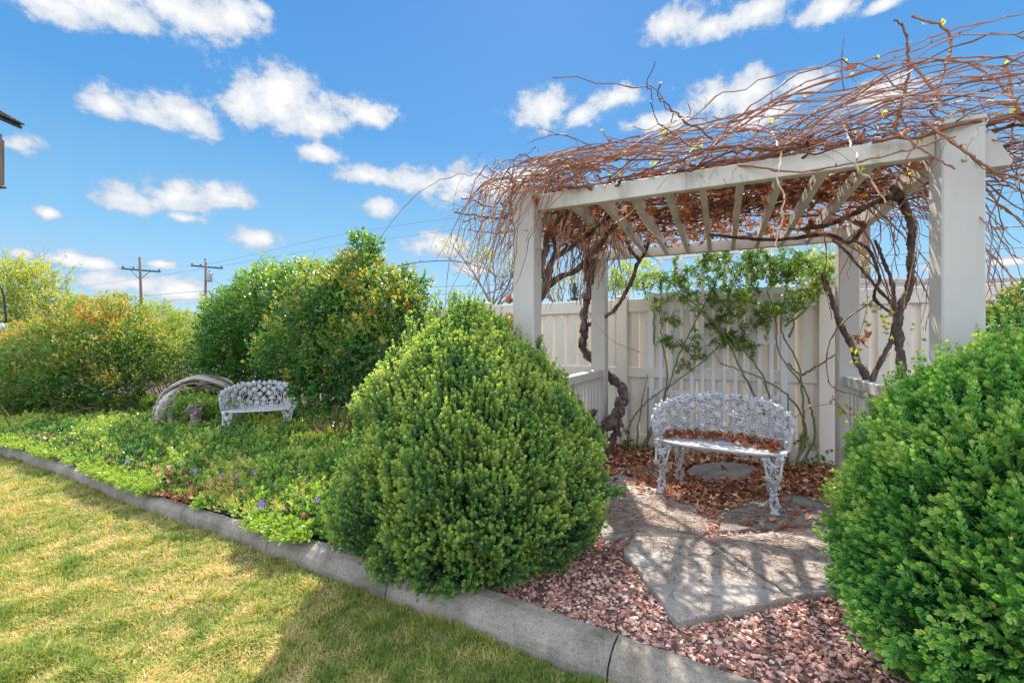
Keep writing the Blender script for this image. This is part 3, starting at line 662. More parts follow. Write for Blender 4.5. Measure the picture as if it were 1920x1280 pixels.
for (x, yb, yt, Y, lab) in ((1214.5, 850, 728, 5.0, 'thin dark green plant stake left of the trellis'), (1477, 868, 741, 4.45, 'thin dark green plant stake right of the near bench')):
    p = px(x, yt, Y); b = B(); b.tube([[p[0], Y, 0], [p[0]+.004, Y, p[2]]], .0065, 8); st = thing('plant_stake', (p[0], Y, 0), lab, 'plant stake', 'dark green stakes at the trellis')
    part('rod', b, 'greenpaint', st, True); c = B(); c.lathe((p[0]+.004, Y, p[2]), [(.001, .016), (.007, .012), (.0085, 0), (.0075, -.012)], 10); part('cap', c, 'greenpaint', st, True)

# ------------------------------------------------------------------ bench
def lobed(r=1, dome=.22, th=.12, lobes=5, seed=0):
    g = np.random.default_rng(seed); m = lobes*4; a = np.arange(m)/m*2*pi; base = np.array([1.0, .80, .56, .78]*lobes)
    rad = base*g.uniform(.93, 1.06, m); O_ = np.c_[rad*np.cos(a), rad*np.sin(a)]*r
    V = np.vstack([[[0, 0, dome*r*.5]], np.c_[O_*.5, np.where(np.arange(m) % 4 == 0, dome*1.3, dome*.65)*r], np.c_[O_, np.zeros(m)], np.c_[O_, np.full(m, -th*r)]])
    i = np.arange(m); q = np.vstack([np.c_[1+i, 1+m+i, 1+m+(i+1) % m, 1+(i+1) % m][:, [0, 1, 2, 3]], np.c_[1+m+i, 1+2*m+i, 1+2*m+(i+1) % m, 1+m+(i+1) % m]])
    t = np.c_[np.zeros(m, int), 1+i, 1+(i+1) % m]; bk = np.array([[1+2*m+k, 1+2*m, 1+2*m+k+1] for k in range(1, m-1)])
    return V, q, np.vstack([t, bk])
LB = [lobed(seed=k) for k in range(5)]
def put(b, T, pos, nrm_, s, ang):
    n = unit(np.asarray(nrm_, float)); a = np.array([0, 0, 1.]); x = a-n*np.dot(a, n)
    if np.linalg.norm(x) < .1: x = np.array([1., 0, 0])
    x = unit(x); y = np.cross(n, x); X = x*cos(ang)+y*sin(ang); Y = np.cross(n, X); V = T[0]*s
    b.add(V[:, :1]*X+V[:, 1:2]*Y+V[:, 2:3]*n+np.asarray(pos), [T[1], T[2]])
def ball(b, p, r): b.add(ico*r*1.0+np.asarray(p), icof)
def backp(a, z, off=0):     # a in -pi/2..pi/2 ; leaning back slightly with height
    k = (z-.42)*.22; x = (.485+k*.5)*sin(a); y = .06+(.37+k)*cos(a); n = unit(np.array([-sin(a)*.8, -cos(a), .15]))
    return np.array([x, y, z])+n*off, n
def ztop(a): c = max(cos(a), 0); return .592+.163*c**.8+.012*abs(sin(7*a))
def make_bench():
    t = thing('garden_bench', (0, 0, 0), '', 'bench', 'white cast metal grape leaf benches')
    g = np.random.default_rng(77)
    b = B(); AM = 1.50
    # frame tubes
    aa = np.linspace(-AM, AM, 60)
    b.tube([backp(a, ztop(a)-.018, 0)[0] for a in aa], .0085, 6); b.tube([backp(a, .432)[0] for a in aa], .010, 6)
    for s in (-1, 1): b.tube(spline([backp(s*AM, .43)[0], backp(s*AM, .50)[0]+[0, -.03, 0], backp(s*AM, .57)[0]+[0, -.035, 0], backp(s*AM, ztop(AM)-.02)[0]], 5), .012, 6)
    # leaves in staggered rows
    rows = [(.468, 15), (.536, 13), (.602, 12), (.662, 9), (.712, 6)]
    spots = []
    for ri, (z, n) in enumerate(rows):
        lim = AM if z < .6 else (math.acos(min(1, max(0, (z-.59)/.165))**(1/.8)) if z < .8 else .3)
        for k in range(n):
            a = -lim+2*lim*(k+.5)/n+g.normal(0, .012)
            spots.append((a, z+g.normal(0, .008)))
    for k in range(21):
        a = -AM+2*AM*(k+.5)/21; spots.append((a, ztop(a)-.004))
    for k, (a, z) in enumerate(spots):
        if g.random() < .14 and k < 52:      # grape bunch instead of a leaf
            for q in range(11):
                p, n = backp(a+g.normal(0, .022), z+g.normal(0, .020), .008+g.uniform(0, .008)); ball(b, p, .0105)
            continue
        p, n = backp(a, z, .006); put(b, LB[k % 5], p, n+g.normal(0, .16, 3), g.uniform(.040, .050), g.uniform(0, 6.3))
    # vine scrolls
    for k in range(44):
        a = g.uniform(-AM*.97, AM*.97); z = g.uniform(.45, max(.48, ztop(a)-.03)); R = g.uniform(.022, .045); ph = g.uniform(0, 6.3); tw = g.choice([-1, 1]); pts = []
        for q in np.linspace(0, 1, 12):
            w = ph+tw*q*4.6; rr = R*(1-.55*q); da = rr*cos(w)/.48; pts.append(backp(np.clip(a+da, -AM, AM), np.clip(z+rr*sin(w), .43, ztop(a)-.01))[0])
        b.tube(pts, .0052, 5)
    for k in range(30):
        a = -AM+2*AM*(k+.5)/30; zt = ztop(a)-.02; pts = [backp(np.clip(a+.06*sin(q*7+k), -AM, AM), .435+(zt-.435)*q, -.004)[0] for q in np.linspace(0, 1, 10)]
        b.tube(pts, .0048, 5)
    part('backrest', b, 'metal', t, True, local=True)
    # seat : pierced bowed plate
    ns, nd = 72, 26; b = B(); V = []
    for i in range(ns+1):
        s = -1+2*i/ns; x = .47*s; yf = -.075+.085*s*s+.012*cos(s*6.0); ybk = .055+.36*math.sqrt(max(0, 1-(s*.97)**2))
        for j in range(nd+1):
            q = j/nd; V.append([x*(1+.0*q), yf+(ybk-yf)*q, .425-.012*sin(q*pi)*(1-s*s)])
    V = np.array(V); Fq = []
    for i in range(ns):
        for j in range(nd):
            edge = j < 3 or j > nd-2 or i < 2 or i > ns-3 or i in (ns//2-1, ns//2)
            ii = i-2; hole = (ii % 4 in (1, 2)) and ((j+(0 if (ii//4) % 2 else 2)) % 4 in (1, 2))
            if edge or not hole: Fq.append([i*(nd+1)+j, (i+1)*(nd+1)+j, (i+1)*(nd+1)+j+1, i*(nd+1)+j+1])
    b.add(V, np.array(Fq)); so_ = part('seat', b, 'metal', t, local=True)
    md = so_.modifiers.new('thick', 'SOLIDIFY'); md.thickness = .007
    b = B(); fr = [V[i*(nd+1)]+[0, -.003, -.006] for i in range(ns+1)]; b.tube(fr, .012, 6)
    b.tube([V[(ns//2)*(nd+1)+j]+[0, 0, -.012] for j in range(nd+1)], .006, 5)
    part('seat_rim', b, 'metal', so_, True, local=True)
    # legs
    for (sx, front) in ((-1, 1), (1, 1), (-1, 0), (1, 0)):
        b = B(); x0, y0 = (.385*sx, -.005) if front else (.34*sx, .30)
        foot = np.array([x0+.015*sx, y0-.045, 0]) if front else np.array([x0+.01*sx, y0+.05, 0]); top = np.array([x0, y0, .415])
        out = unit(np.array([.12*sx, -1 if front else 1, 0])); side = np.array([1., 0, 0])
        def lp(q, w, o=0): return foot*(1-q)+top*q+side*w+out*(o+.035*sin(q*pi)*(1 if q > .5 else -.6))
        for s in (-1, 1):
            b.tube(spline([lp(0.03, .010*s), lp(.2, .022*s), lp(.4, -.016*s), lp(.6, .034*s), lp(.8, .050*s), lp(1, .062*s)], 6), [.0085]*31, 6)
            b.tube(spline([lp(.05, .004*s), lp(.25, -.024*s), lp(.5, .030*s), lp(.75, .012*s), lp(1, .030*s)], 6), [.0065]*25, 6)
            b.tube(spline([lp(.55, .0), lp(.66, .035*s), lp(.80, .045*s), lp(.88, .02*s), lp(.80, .01*s)], 5), .006, 5)
        for q, s, r in ((.93, -.048, .036), (.93, .045, .036), (.80, .0, .042), (.66, .034, .030), (.62, -.036, .030), (.46, .028, .027), (.22, -.022, .024), (.16, .024, .024)):
            put(b, LB[int(q*50) % 5], lp(q, s, .010), out+g.normal(0, .2, 3), r, g.uniform(0, 6.3))
        for q in range(12): ball(b, lp(.36+g.uniform(-.07, .08), g.uniform(-.022, .022), .010+g.uniform(0, .01)), .0105)
        f0 = foot+np.array([0, 0, .0]); b.add(ico*np.array([.036, .030, .020])+f0+[0, 0, .016]+out*.018, icof)
        b.tube(spline([lp(.10, 0), lp(.05, 0)+out*.01, f0+[0, 0, .014]+out*.04], 4), [.016, .017, .018, .018, .019, .019, .018, .016, .012][:9], 8)
        part('leg', b, 'metal', t, True, local=True)
    return t
bench = make_bench(); note_children()
BR = -radians(35.0); bench.location = (1.565, 3.40, .034); bench.rotation_euler.z = BR
bench['label'] = 'white cast metal grape leaf bench under the arbor, seat strewn with dead leaves'
b2 = dup(bench, (-3.23, 5.62, .0), radians(20), 'white cast metal grape leaf bench in the ground cover, half hidden by the rose bush'); b2.scale = (.87, .87, .94)
# leaves on the near bench seat
g = np.random.default_rng(31); b = B(); n = 330; a = g.uniform(-1.25, 1.25, n); s = np.sin(a)*.43; ybk = .055+.36*np.sqrt(1-(np.sin(a)*.9)**2)
q = np.abs(g.normal(0, .075, n)); yy = ybk-.035-q; pile = np.clip(1-q/.12, 0, 1)
loc = np.c_[s, yy, .440+g.uniform(0, .045, n)*pile]; R = np.array([[cos(BR), -sin(BR), 0], [sin(BR), cos(BR), 0], [0, 0, 1]])
drop(b, loc@R.T+np.array(bench.location), g.uniform(.018, .036, n), np.clip(g.normal(.45, .2, n), 0, 1), g, .7)
solo('bench_leaf_pile', b, 'litter', tuple(bench.location), 'drift of crumpled brown leaves along the back of the near bench seat', 'fallen leaves', kind='stuff')

# ------------------------------------------------------------------ boxwoods
def lobe_noise(D, s, seed): return fbm(D, s, seed, 3)
def boxwood(c, prof, n, size, mat, label, seed, leaf=.0195, lw=.52, nl=5, sl_=.052, outw=.85, upw=.75, rough_=(.42, .38)):
    """prof: list (z, radius, dx)"""
    g = np.random.default_rng(seed); z_ = np.array([p[0] for p in prof]); r_ = np.array([p[1] for p in prof]); dx = np.array([p[2] if len(p) > 2 else 0 for p in prof])
    t = thing('boxwood_shrub', (c[0], c[1], 0), label, 'shrub', 'rounded boxwood shrubs')
    T = [sprig_t(nl, sl_, leaf, leaf*lw, 50, 5, seed=k+seed, grow=.42) for k in range(6)]
    b = B(); zg = np.linspace(z_[0], z_[-1], 200); rg = np.interp(zg, z_, r_); w = rg+.05; cdf = np.cumsum(w)/w.sum()
    for layer, (fr, cnt) in enumerate(((1.0, n), (.90, int(n*.75)), (.78, int(n*.5)), (.6, int(n*.3)))):
        u = g.random(cnt); z = np.interp(u, cdf, zg); a = g.uniform(0, 2*pi, cnt); r = np.interp(z, z_, r_)
        D = np.c_[np.cos(a), np.sin(a), (z-z_[0])/(z_[-1]-z_[0])*2-.6]
        bump_ = 1+rough_[0]*(lobe_noise(D*r[:, None]+c[0], 3.6, seed)-.5)+rough_[1]*(fbm(D*r[:, None], 10, seed+4)-.5)
        rr = r*bump_*fr+g.normal(0, .012, cnt); 
        dz = np.interp(z, z_, np.gradient(r_, z_)); nrm_ = unit(np.c_[np.cos(a), np.sin(a), -dz]); 
        P = np.c_[c[0]+np.interp(z, z_, dx)+rr*np.cos(a), c[1]+rr*np.sin(a), z+g.normal(0, .01, cnt)]
        d = unit(nrm_*outw+np.array([0, 0, upw])+g.normal(0, .28, (cnt, 3)))
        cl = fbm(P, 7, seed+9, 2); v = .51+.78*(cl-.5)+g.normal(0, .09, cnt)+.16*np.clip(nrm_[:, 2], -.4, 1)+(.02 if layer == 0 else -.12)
        sc_ = size*g.uniform(.8, 1.25, cnt)*(1.0 if layer == 0 else 1.15)
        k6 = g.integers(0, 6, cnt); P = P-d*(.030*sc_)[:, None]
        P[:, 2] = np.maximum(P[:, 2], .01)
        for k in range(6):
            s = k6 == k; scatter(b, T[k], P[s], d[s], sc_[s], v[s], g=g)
    # taller shoots standing out of the outline
    m = 300
    z = g.uniform(z_[0]+.3*(z_[-1]-z_[0]), z_[-1]*.99, m); a = g.uniform(0, 2*pi, m); r = np.interp(z, z_, r_); dz = np.interp(z, z_, np.gradient(r_, z_)); nrm_ = unit(np.c_[np.cos(a), np.sin(a), -dz])
    for q in range(3):
        P = np.c_[c[0]+np.interp(z, z_, dx)+r*np.cos(a), c[1]+r*np.sin(a), z]+unit(nrm_*.4+[0, 0, 1])*(.0+.034*q)
        scatter(b, T[q], P, unit(nrm_*.3+[0, 0, 1]), size*g.uniform(.6, 1.0, m), .50+.11*q, g=g)
    fo = part('foliage', b, mat, t)
    b = B()
    for k in range(26):
        a = g.uniform(0, 2*pi); el = g.uniform(.2, 1); R_ = np.interp(el*z_[-1]*.8, z_, r_)*.85; e = np.array([c[0]+R_*cos(a), c[1]+R_*sin(a), el*z_[-1]*.85]); s = np.array([c[0]+.05*cos(a), c[1]+.05*sin(a), -.02])
        m_ = (s+e)/2+np.array([cos(a)*.05, sin(a)*.05, .12*el]); pts = spline([s, m_, e], 8); b.tube(pts, np.linspace(.016, .004, len(pts)), 6)
    part('branches', b, 'twig', t, True); return t, T
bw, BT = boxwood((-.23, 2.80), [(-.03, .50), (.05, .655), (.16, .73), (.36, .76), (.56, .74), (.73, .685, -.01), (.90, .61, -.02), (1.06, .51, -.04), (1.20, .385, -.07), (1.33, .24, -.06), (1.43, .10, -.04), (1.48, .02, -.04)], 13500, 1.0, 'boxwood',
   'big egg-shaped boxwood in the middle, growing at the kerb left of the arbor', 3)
# two narrow spires on top of the middle boxwood
g = np.random.default_rng(40); b = B()
for (x, y0_, y1_, Y, w) in ((820, 545, 640, 2.9, .035), (850, 552, 640, 2.85, .03), (905, 575, 650, 2.9, .03), (770, 610, 680, 2.8, .03), (945, 610, 690, 2.9, .025), (1010, 640, 700, 3.0, .02)):
    m = 46; tt = g.random(m); P = np.array([px(x+g.normal(0, 3), y1_*(1-q)+y0_*q, Y) for q in tt])+g.normal(0, w*.8, (m, 3))*(1-.7*tt)[:, None]
    scatter(b, BT[0], P, np.c_[g.normal(0, .35, (m, 2)), np.ones(m)], .95, .5+.15*tt, g=g)
part('top_shoots', b, 'boxwood', bw)
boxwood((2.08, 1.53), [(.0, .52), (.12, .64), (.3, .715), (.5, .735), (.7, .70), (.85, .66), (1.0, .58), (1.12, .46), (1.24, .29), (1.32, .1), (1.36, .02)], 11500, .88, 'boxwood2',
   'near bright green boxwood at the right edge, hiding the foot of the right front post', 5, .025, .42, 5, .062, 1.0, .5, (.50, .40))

# ------------------------------------------------------------------ loose shrubs made of clumps
ROSELEAF = [sprig_t(2, .05, .040, .026, 62, 1, seed=60+k, fold=.1, grow=.05) for k in range(4)]
def shrub(name, blobs, base, mat, label, cat, n, leaf, width, seed, group=None, stem_mat='twig', nstem=20, srad=.008, vb=.42, top=.25, grad=0., shoots=60, base_r=.12, side=None, hang=.35):
    """blobs: (x px, y px, depth, radius m[, zscale]); leaves crowd on the outside of every clump"""
    g = np.random.default_rng(seed); t = thing(name, tuple(base), label, cat, group)
    T = [sprig_t(3, leaf*1.7, leaf, width, 58, 1, seed=seed+k, fold=.12, opp=False, grow=.1) for k in range(5)]
    cs_ = np.array([px(q[0], q[1], q[2]) for q in blobs]); rs = np.array([q[3] for q in blobs]); zs = np.array([q[4] if len(q) > 4 else 1 for q in blobs])
    b = B(); w = rs**2; cnt = (w/w.sum()*n).astype(int)
    ztop_ = (cs_[:, 2]+rs*zs).max()
    for i in range(len(rs)):
        m = cnt[i]; D = unit(g.normal(size=(m, 3))); rad = 1-np.abs(g.normal(0, .22, m)); rad = np.clip(rad, .25, 1.0)
        bm = .93+.26*(fbm(D*1.0+i*7.1, 2.6, seed+i, 3)-.5)*2; stick = g.random(m) < .05; rad[stick] = g.uniform(1, 1.18, stick.sum())
        P = cs_[i]+D*(rs[i]*rad*bm)[:, None]*np.array([1, 1, zs[i]]); k_ = P[:, 2] > .03; P = P[k_]; D = D[k_]; m = len(P)
        d = unit(D*.8+np.array([0, 0, .35])+g.normal(0, .55, (m, 3)))
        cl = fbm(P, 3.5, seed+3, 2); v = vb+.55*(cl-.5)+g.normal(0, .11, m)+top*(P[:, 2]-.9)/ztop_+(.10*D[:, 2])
        if side is not None: v = v+side(P)
        for k in range(5):
            s = np.arange(m) % 5 == k; scatter(b, T[k], P[s], d[s], g.uniform(.7, 1.25, s.sum()), v[s], g=g)
    # free shoots
    sb = B()
    for k in range(shoots):
        i = g.integers(0, len(rs)); D = unit(np.array([g.normal(0, .8), g.normal(0, .8), abs(g.normal(.9, .4))])); p = cs_[i]+D*rs[i]*np.array([1, 1, zs[i]])*.85
        q = p+unit(D+[0, 0, .9])*g.uniform(.08, .26)*min(1.3, rs[i]*2.0); mid = (p+q)/2+g.normal(0, .02, 3); pts = spline([p, mid, q], 4); sb.tube(pts, np.linspace(.003, .0014, len(pts)), 4, cap=False)
        m = 7; tt = np.linspace(.15, 1, m); P = p+(q-p)*tt[:, None]; scatter(b, T[k % 5], P, unit(D+g.normal(0, .6, (m, 3))), g.uniform(.6, .95, m), vb+.28+top*.5, g=g)
    part('foliage', b, mat, t)
    for k in range(nstem):
        i = g.integers(0, len(rs)); a = g.uniform(0, 2*pi); s = np.array(base, float)+np.array([base_r*cos(a), base_r*sin(a), -.02]); e = cs_[i]+unit(g.normal(size=3))*rs[i]*.7
        e[2] = max(e[2], .3); mid = (s+e)/2+np.array([cos(a)*.08, sin(a)*.08, .15]); pts = spline([s, mid, e], 8)+0; pts[1:-1] += g.normal(0, .008, (len(pts)-2, 3)); sb.tube(pts, np.linspace(srad*g.uniform(.7, 1.2), srad*.3, len(pts)), 5)
    part('stems', sb, stem_mat, t, True); return t
# glossy green honeysuckle-like mound behind the left bench
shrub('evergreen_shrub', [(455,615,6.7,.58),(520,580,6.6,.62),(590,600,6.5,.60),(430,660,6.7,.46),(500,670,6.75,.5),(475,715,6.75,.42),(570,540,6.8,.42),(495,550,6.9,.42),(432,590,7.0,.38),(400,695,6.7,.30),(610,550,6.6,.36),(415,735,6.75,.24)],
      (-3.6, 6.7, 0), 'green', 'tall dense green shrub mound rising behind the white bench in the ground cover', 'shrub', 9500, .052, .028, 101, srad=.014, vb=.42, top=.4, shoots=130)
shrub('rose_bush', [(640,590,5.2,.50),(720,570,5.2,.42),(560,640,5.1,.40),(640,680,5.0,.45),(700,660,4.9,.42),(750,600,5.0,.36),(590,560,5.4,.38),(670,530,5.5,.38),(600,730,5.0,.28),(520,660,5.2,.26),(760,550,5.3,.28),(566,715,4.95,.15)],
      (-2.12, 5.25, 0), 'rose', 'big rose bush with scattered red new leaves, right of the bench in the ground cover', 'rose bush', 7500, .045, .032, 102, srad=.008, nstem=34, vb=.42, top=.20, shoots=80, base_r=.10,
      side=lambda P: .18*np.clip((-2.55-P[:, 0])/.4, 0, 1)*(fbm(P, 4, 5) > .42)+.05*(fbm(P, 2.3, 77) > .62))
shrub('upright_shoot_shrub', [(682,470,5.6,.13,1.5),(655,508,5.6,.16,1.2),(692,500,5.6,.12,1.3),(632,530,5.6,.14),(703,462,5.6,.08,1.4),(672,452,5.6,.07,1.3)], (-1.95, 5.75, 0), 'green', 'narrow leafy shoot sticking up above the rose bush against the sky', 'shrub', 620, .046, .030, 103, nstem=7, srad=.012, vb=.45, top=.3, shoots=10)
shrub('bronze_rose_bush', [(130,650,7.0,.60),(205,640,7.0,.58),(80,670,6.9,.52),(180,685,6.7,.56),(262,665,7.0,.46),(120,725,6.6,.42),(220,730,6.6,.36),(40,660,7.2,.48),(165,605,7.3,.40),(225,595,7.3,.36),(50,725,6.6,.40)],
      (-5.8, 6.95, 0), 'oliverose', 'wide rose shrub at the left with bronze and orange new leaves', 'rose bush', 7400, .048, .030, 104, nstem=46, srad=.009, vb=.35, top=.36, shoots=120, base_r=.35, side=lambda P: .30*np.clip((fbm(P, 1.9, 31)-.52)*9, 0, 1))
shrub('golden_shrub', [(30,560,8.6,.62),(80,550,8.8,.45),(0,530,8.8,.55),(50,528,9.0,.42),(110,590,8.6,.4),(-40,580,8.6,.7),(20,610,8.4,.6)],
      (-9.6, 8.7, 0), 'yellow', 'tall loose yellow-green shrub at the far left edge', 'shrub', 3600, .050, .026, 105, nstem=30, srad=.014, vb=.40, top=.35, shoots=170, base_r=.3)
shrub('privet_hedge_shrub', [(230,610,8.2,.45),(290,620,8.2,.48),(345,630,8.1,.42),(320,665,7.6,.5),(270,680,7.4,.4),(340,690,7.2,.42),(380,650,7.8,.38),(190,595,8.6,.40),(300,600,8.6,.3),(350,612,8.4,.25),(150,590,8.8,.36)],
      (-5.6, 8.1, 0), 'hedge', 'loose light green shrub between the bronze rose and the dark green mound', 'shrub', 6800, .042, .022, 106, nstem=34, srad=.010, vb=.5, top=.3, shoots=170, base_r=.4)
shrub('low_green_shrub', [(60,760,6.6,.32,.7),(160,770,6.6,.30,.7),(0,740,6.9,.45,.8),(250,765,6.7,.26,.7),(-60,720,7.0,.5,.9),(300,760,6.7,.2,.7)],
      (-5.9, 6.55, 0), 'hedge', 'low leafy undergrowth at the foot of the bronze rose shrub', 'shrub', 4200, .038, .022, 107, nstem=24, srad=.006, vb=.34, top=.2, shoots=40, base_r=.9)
shrub('burgundy_rose', [(958,628,4.6,.10),(962,605,4.6,.07),(950,650,4.6,.10)], (-.03, 4.6, 0), 'burg', 'dark red leaved rose tip showing left of the left front post', 'rose bush', 150, .04, .026, 108, nstem=5, srad=.006, shoots=4)
shrub('red_tipped_rose', [(1900,585,2.75,.10),(1915,560,2.75,.07),(1885,610,2.8,.08),(1935,590,2.8,.12)], (3.2, 2.8, 0), 'rose', 'green rose with red tips behind the right boxwood, beside the right front post', 'rose bush', 420, .030, .02, 109, nstem=6, srad=.005, vb=.36, shoots=8)
# scraggly foliage behind the trellis (neighbour's shrub over the fence)
for (bl, bs, lab, sd) in (([(1170,520,6.6,.18),(1210,510,6.6,.16),(1150,530,6.7,.13)], (1.7, 6.6, 0), 'light green shrub top showing over the fence left of the trellis', 110),
                          ([(1545,520,5.6,.12),(1520,505,5.6,.15),(1555,500,5.6,.10),(1535,545,5.6,.10)], (3.9, 5.6, 0), 'light green shrub top showing over the fence next to the right rear post', 111)):
    shrub('neighbour_shrub', bl, bs, 'hedge', lab, 'shrub', 480, .035, .02, sd, nstem=9, srad=.01, vb=.6, shoots=14)

# ------------------------------------------------------------------ ground cover
def make_peri():
    g = np.random.default_rng(55); n = 19000
    X = g.uniform(-8.5, -.25, n); yk = kerb_y(X); depth = np.interp(X, [-8.5, -5, -3.5, -2, -.9, -.3], [2.2, 3.0, 3.5, 3.2, 2.0, 1.0])
    wf = np.interp(X, [-1.9, -.75], [.5, 1]); Y = yk+.165*wf+(g.random(n)**1.15)*depth; P2 = np.c_[X, Y]
    edge = Y-yk-.165*wf; thin = np.interp(X, [-1.35, -.75], [1, .33]); thin = np.where(edge > .9, 1, thin); keep = g.random(n) < np.minimum(thin*1.0, np.clip(.45+edge*2.6, 0, 1))
    keep &= ((X+.26)**2+(Y-2.86)**2 > .55**2)
    X, Y, edge = X[keep], Y[keep], edge[keep]; n = len(X); P2 = np.c_[X, Y]
    T = [sprig_t(3, .075, .042, .020, 55, 2, seed=200+k, fold=.12, grow=.2) for k in range(6)]
    h = .03+.17*np.clip(edge/.5, .1, 1)*(.5+fbm(P2, 2.5, 8))*g.uniform(.3, 1, n)
    d = np.c_[g.normal(0, .55, (n, 2)), np.ones(n)*.9]; v = np.clip(.54+1.2*(fbm(P2, 2.6, 14)-.5)+g.normal(0, .20, n), 0, 1)
    b = B()
    for k in range(6):
        s = np.arange(n) % 6 == k; scatter(b, T[k], np.c_[P2[s], h[s]], d[s], g.uniform(.7, 1.15, s.sum()), v[s], g=g)
    # runners spilling over the kerb
    m = 6500; X = g.uniform(-9.5, -1.0, m); Y = kerb_y(X)+np.clip(np.abs(g.normal(.07, .05, m)), .012, .3); P = np.c_[X, Y, .05+g.uniform(0, .03, m)]
    k_ = fbm(np.c_[X, X*0], 2.6, 66) > .34+1.6*np.clip(.09-(Y-kerb_y(X)), 0, 1)+.25*np.clip((X+1.7)/.7, 0, 1); P = P[k_]; m = len(P)
    scatter(b, T[0], P, np.c_[g.normal(0, .6, m), g.normal(-.6, .5, m), g.uniform(0, .5, m)], g.uniform(.6, 1.0, m), .62, g=g)
    solo('periwinkle_ground_cover', b, 'peri', (0, 0, 0), 'glossy green periwinkle carpet between the kerb and the shrubs', 'ground cover', kind='stuff')
    b2_ = B(); m = 520; P = px(376, 762, 5.78)+g.normal(0, 1, (m, 3))*[.17, .07, .075]; P[:, 2] = np.maximum(P[:, 2], .05)
    for k in range(6):
        q = np.arange(m) % 6 == k; scatter(b2_, T[k], P[q], unit(g.normal(size=(q.sum(), 3))+[0, -.5, .7]), g.uniform(.7, 1.15, q.sum()), g.uniform(.3, .8, q.sum()), g=g)
    P0_ = px(376, 790, 5.78)*[1, 1, 0]; t_ = thing('leafy_weed', tuple(P0_), 'leafy green plant growing in the hollow of the driftwood log', 'weed'); part('leaves', b2_, 'peri', t_)
    # rounder leaves near the boxwood
    b = B(); m = 420; X = g.uniform(-1.7, -.72, m); Y = kerb_y(X)+g.uniform(.1, .75, m); T2 = [sprig_t(1, .05, .045, .038, 70, 3, seed=300+k, fold=.06) for k in range(3)]
    ok = ((X+.26)**2+(Y-2.86)**2 > .72**2); X, Y = X[ok], Y[ok]; m = len(X)
    for k in range(3):
        s = np.arange(m) % 3 == k; scatter(b, T2[k], np.c_[X[s], Y[s], g.uniform(.03, .10, s.sum())], np.c_[g.normal(0, .5, (s.sum(), 2)), np.ones(s.sum())], g.uniform(.6, 1.1, s.sum()), g.uniform(.1, .9, s.sum()), g=g)
    solo('strawberry_plants', b, 'clover', (0, 0, 0), 'round leaved creeping plants at the kerb left of the middle boxwood', 'ground cover', kind='stuff')
    # dry straw stalks under the cover
    b = B()
    for k in range(900):
        X = g.uniform(-6.5, -.7); Y = kerb_y(X)+g.uniform(.1, .9)*(1 if g.random() < .7 else 2.5); a = g.uniform(0, 6.3); l = g.uniform(.05, .16); p = np.array([X, Y, .03+g.uniform(0, .08)])
        b.tube([p, p+[cos(a)*l*.5, sin(a)*l*.5, .02], p+[cos(a)*l, sin(a)*l, g.normal(0, .02)]], .0014, 3, g.uniform(.5, 1), cap=False)
    solo('dead_stalks', b, 'needle', (0, 0, 0), 'pale dead stalks tangled through the periwinkle', 'dead stems', kind='stuff')
make_peri()
def flower_mesh():
    b = B()
    for k in range(5):
        a = k*2*pi/5; V = np.array([[0, 0, 0], [.010, .004, .003], [.017, .007, .002], [.018, -.004, .001], [.010, -.005, .003]])
        R = np.array([[cos(a), -sin(a), 0], [sin(a), cos(a), 0], [0, 0, 1]]); b.add(V@R.T, [np.array([[0, 1, 2, 3]]), np.array([[0, 3, 4]])])
    b.tube([[0, 0, 0], [0, 0, -.02]], [.003, .0015], 5); return b.data('periwinkle_flower', 'violet')
fm = flower_mesh(); g = np.random.default_rng(71)
for (x, y) in [(365,886),(391,857),(433,888),(440,902),(446,893),(474,889),(489,952),(492,947),(530,876),(573,857),(527,801),(405,815),(263,848),(417,894),(594,943),(627,960),(600,842),(512,914),(190,795),(155,812),(262,845),(345,868),(560,930),(628,842),(580,905),(470,835),(238,870)]:
    p = gp(x, y, .15); o = bpy.data.objects.new('periwinkle_flower', fm); C.objects.link(o); o.location = p+np.array([0, 0, .02]); o.rotation_euler = (g.uniform(.2, 1.1), g.normal(0, .3), g.normal(0, .5)); o.scale = [g.uniform(1.0, 1.4)]*3
    tag(o, 'small violet five-petalled flower open among the periwinkle leaves', 'flower', 'violet periwinkle flowers')

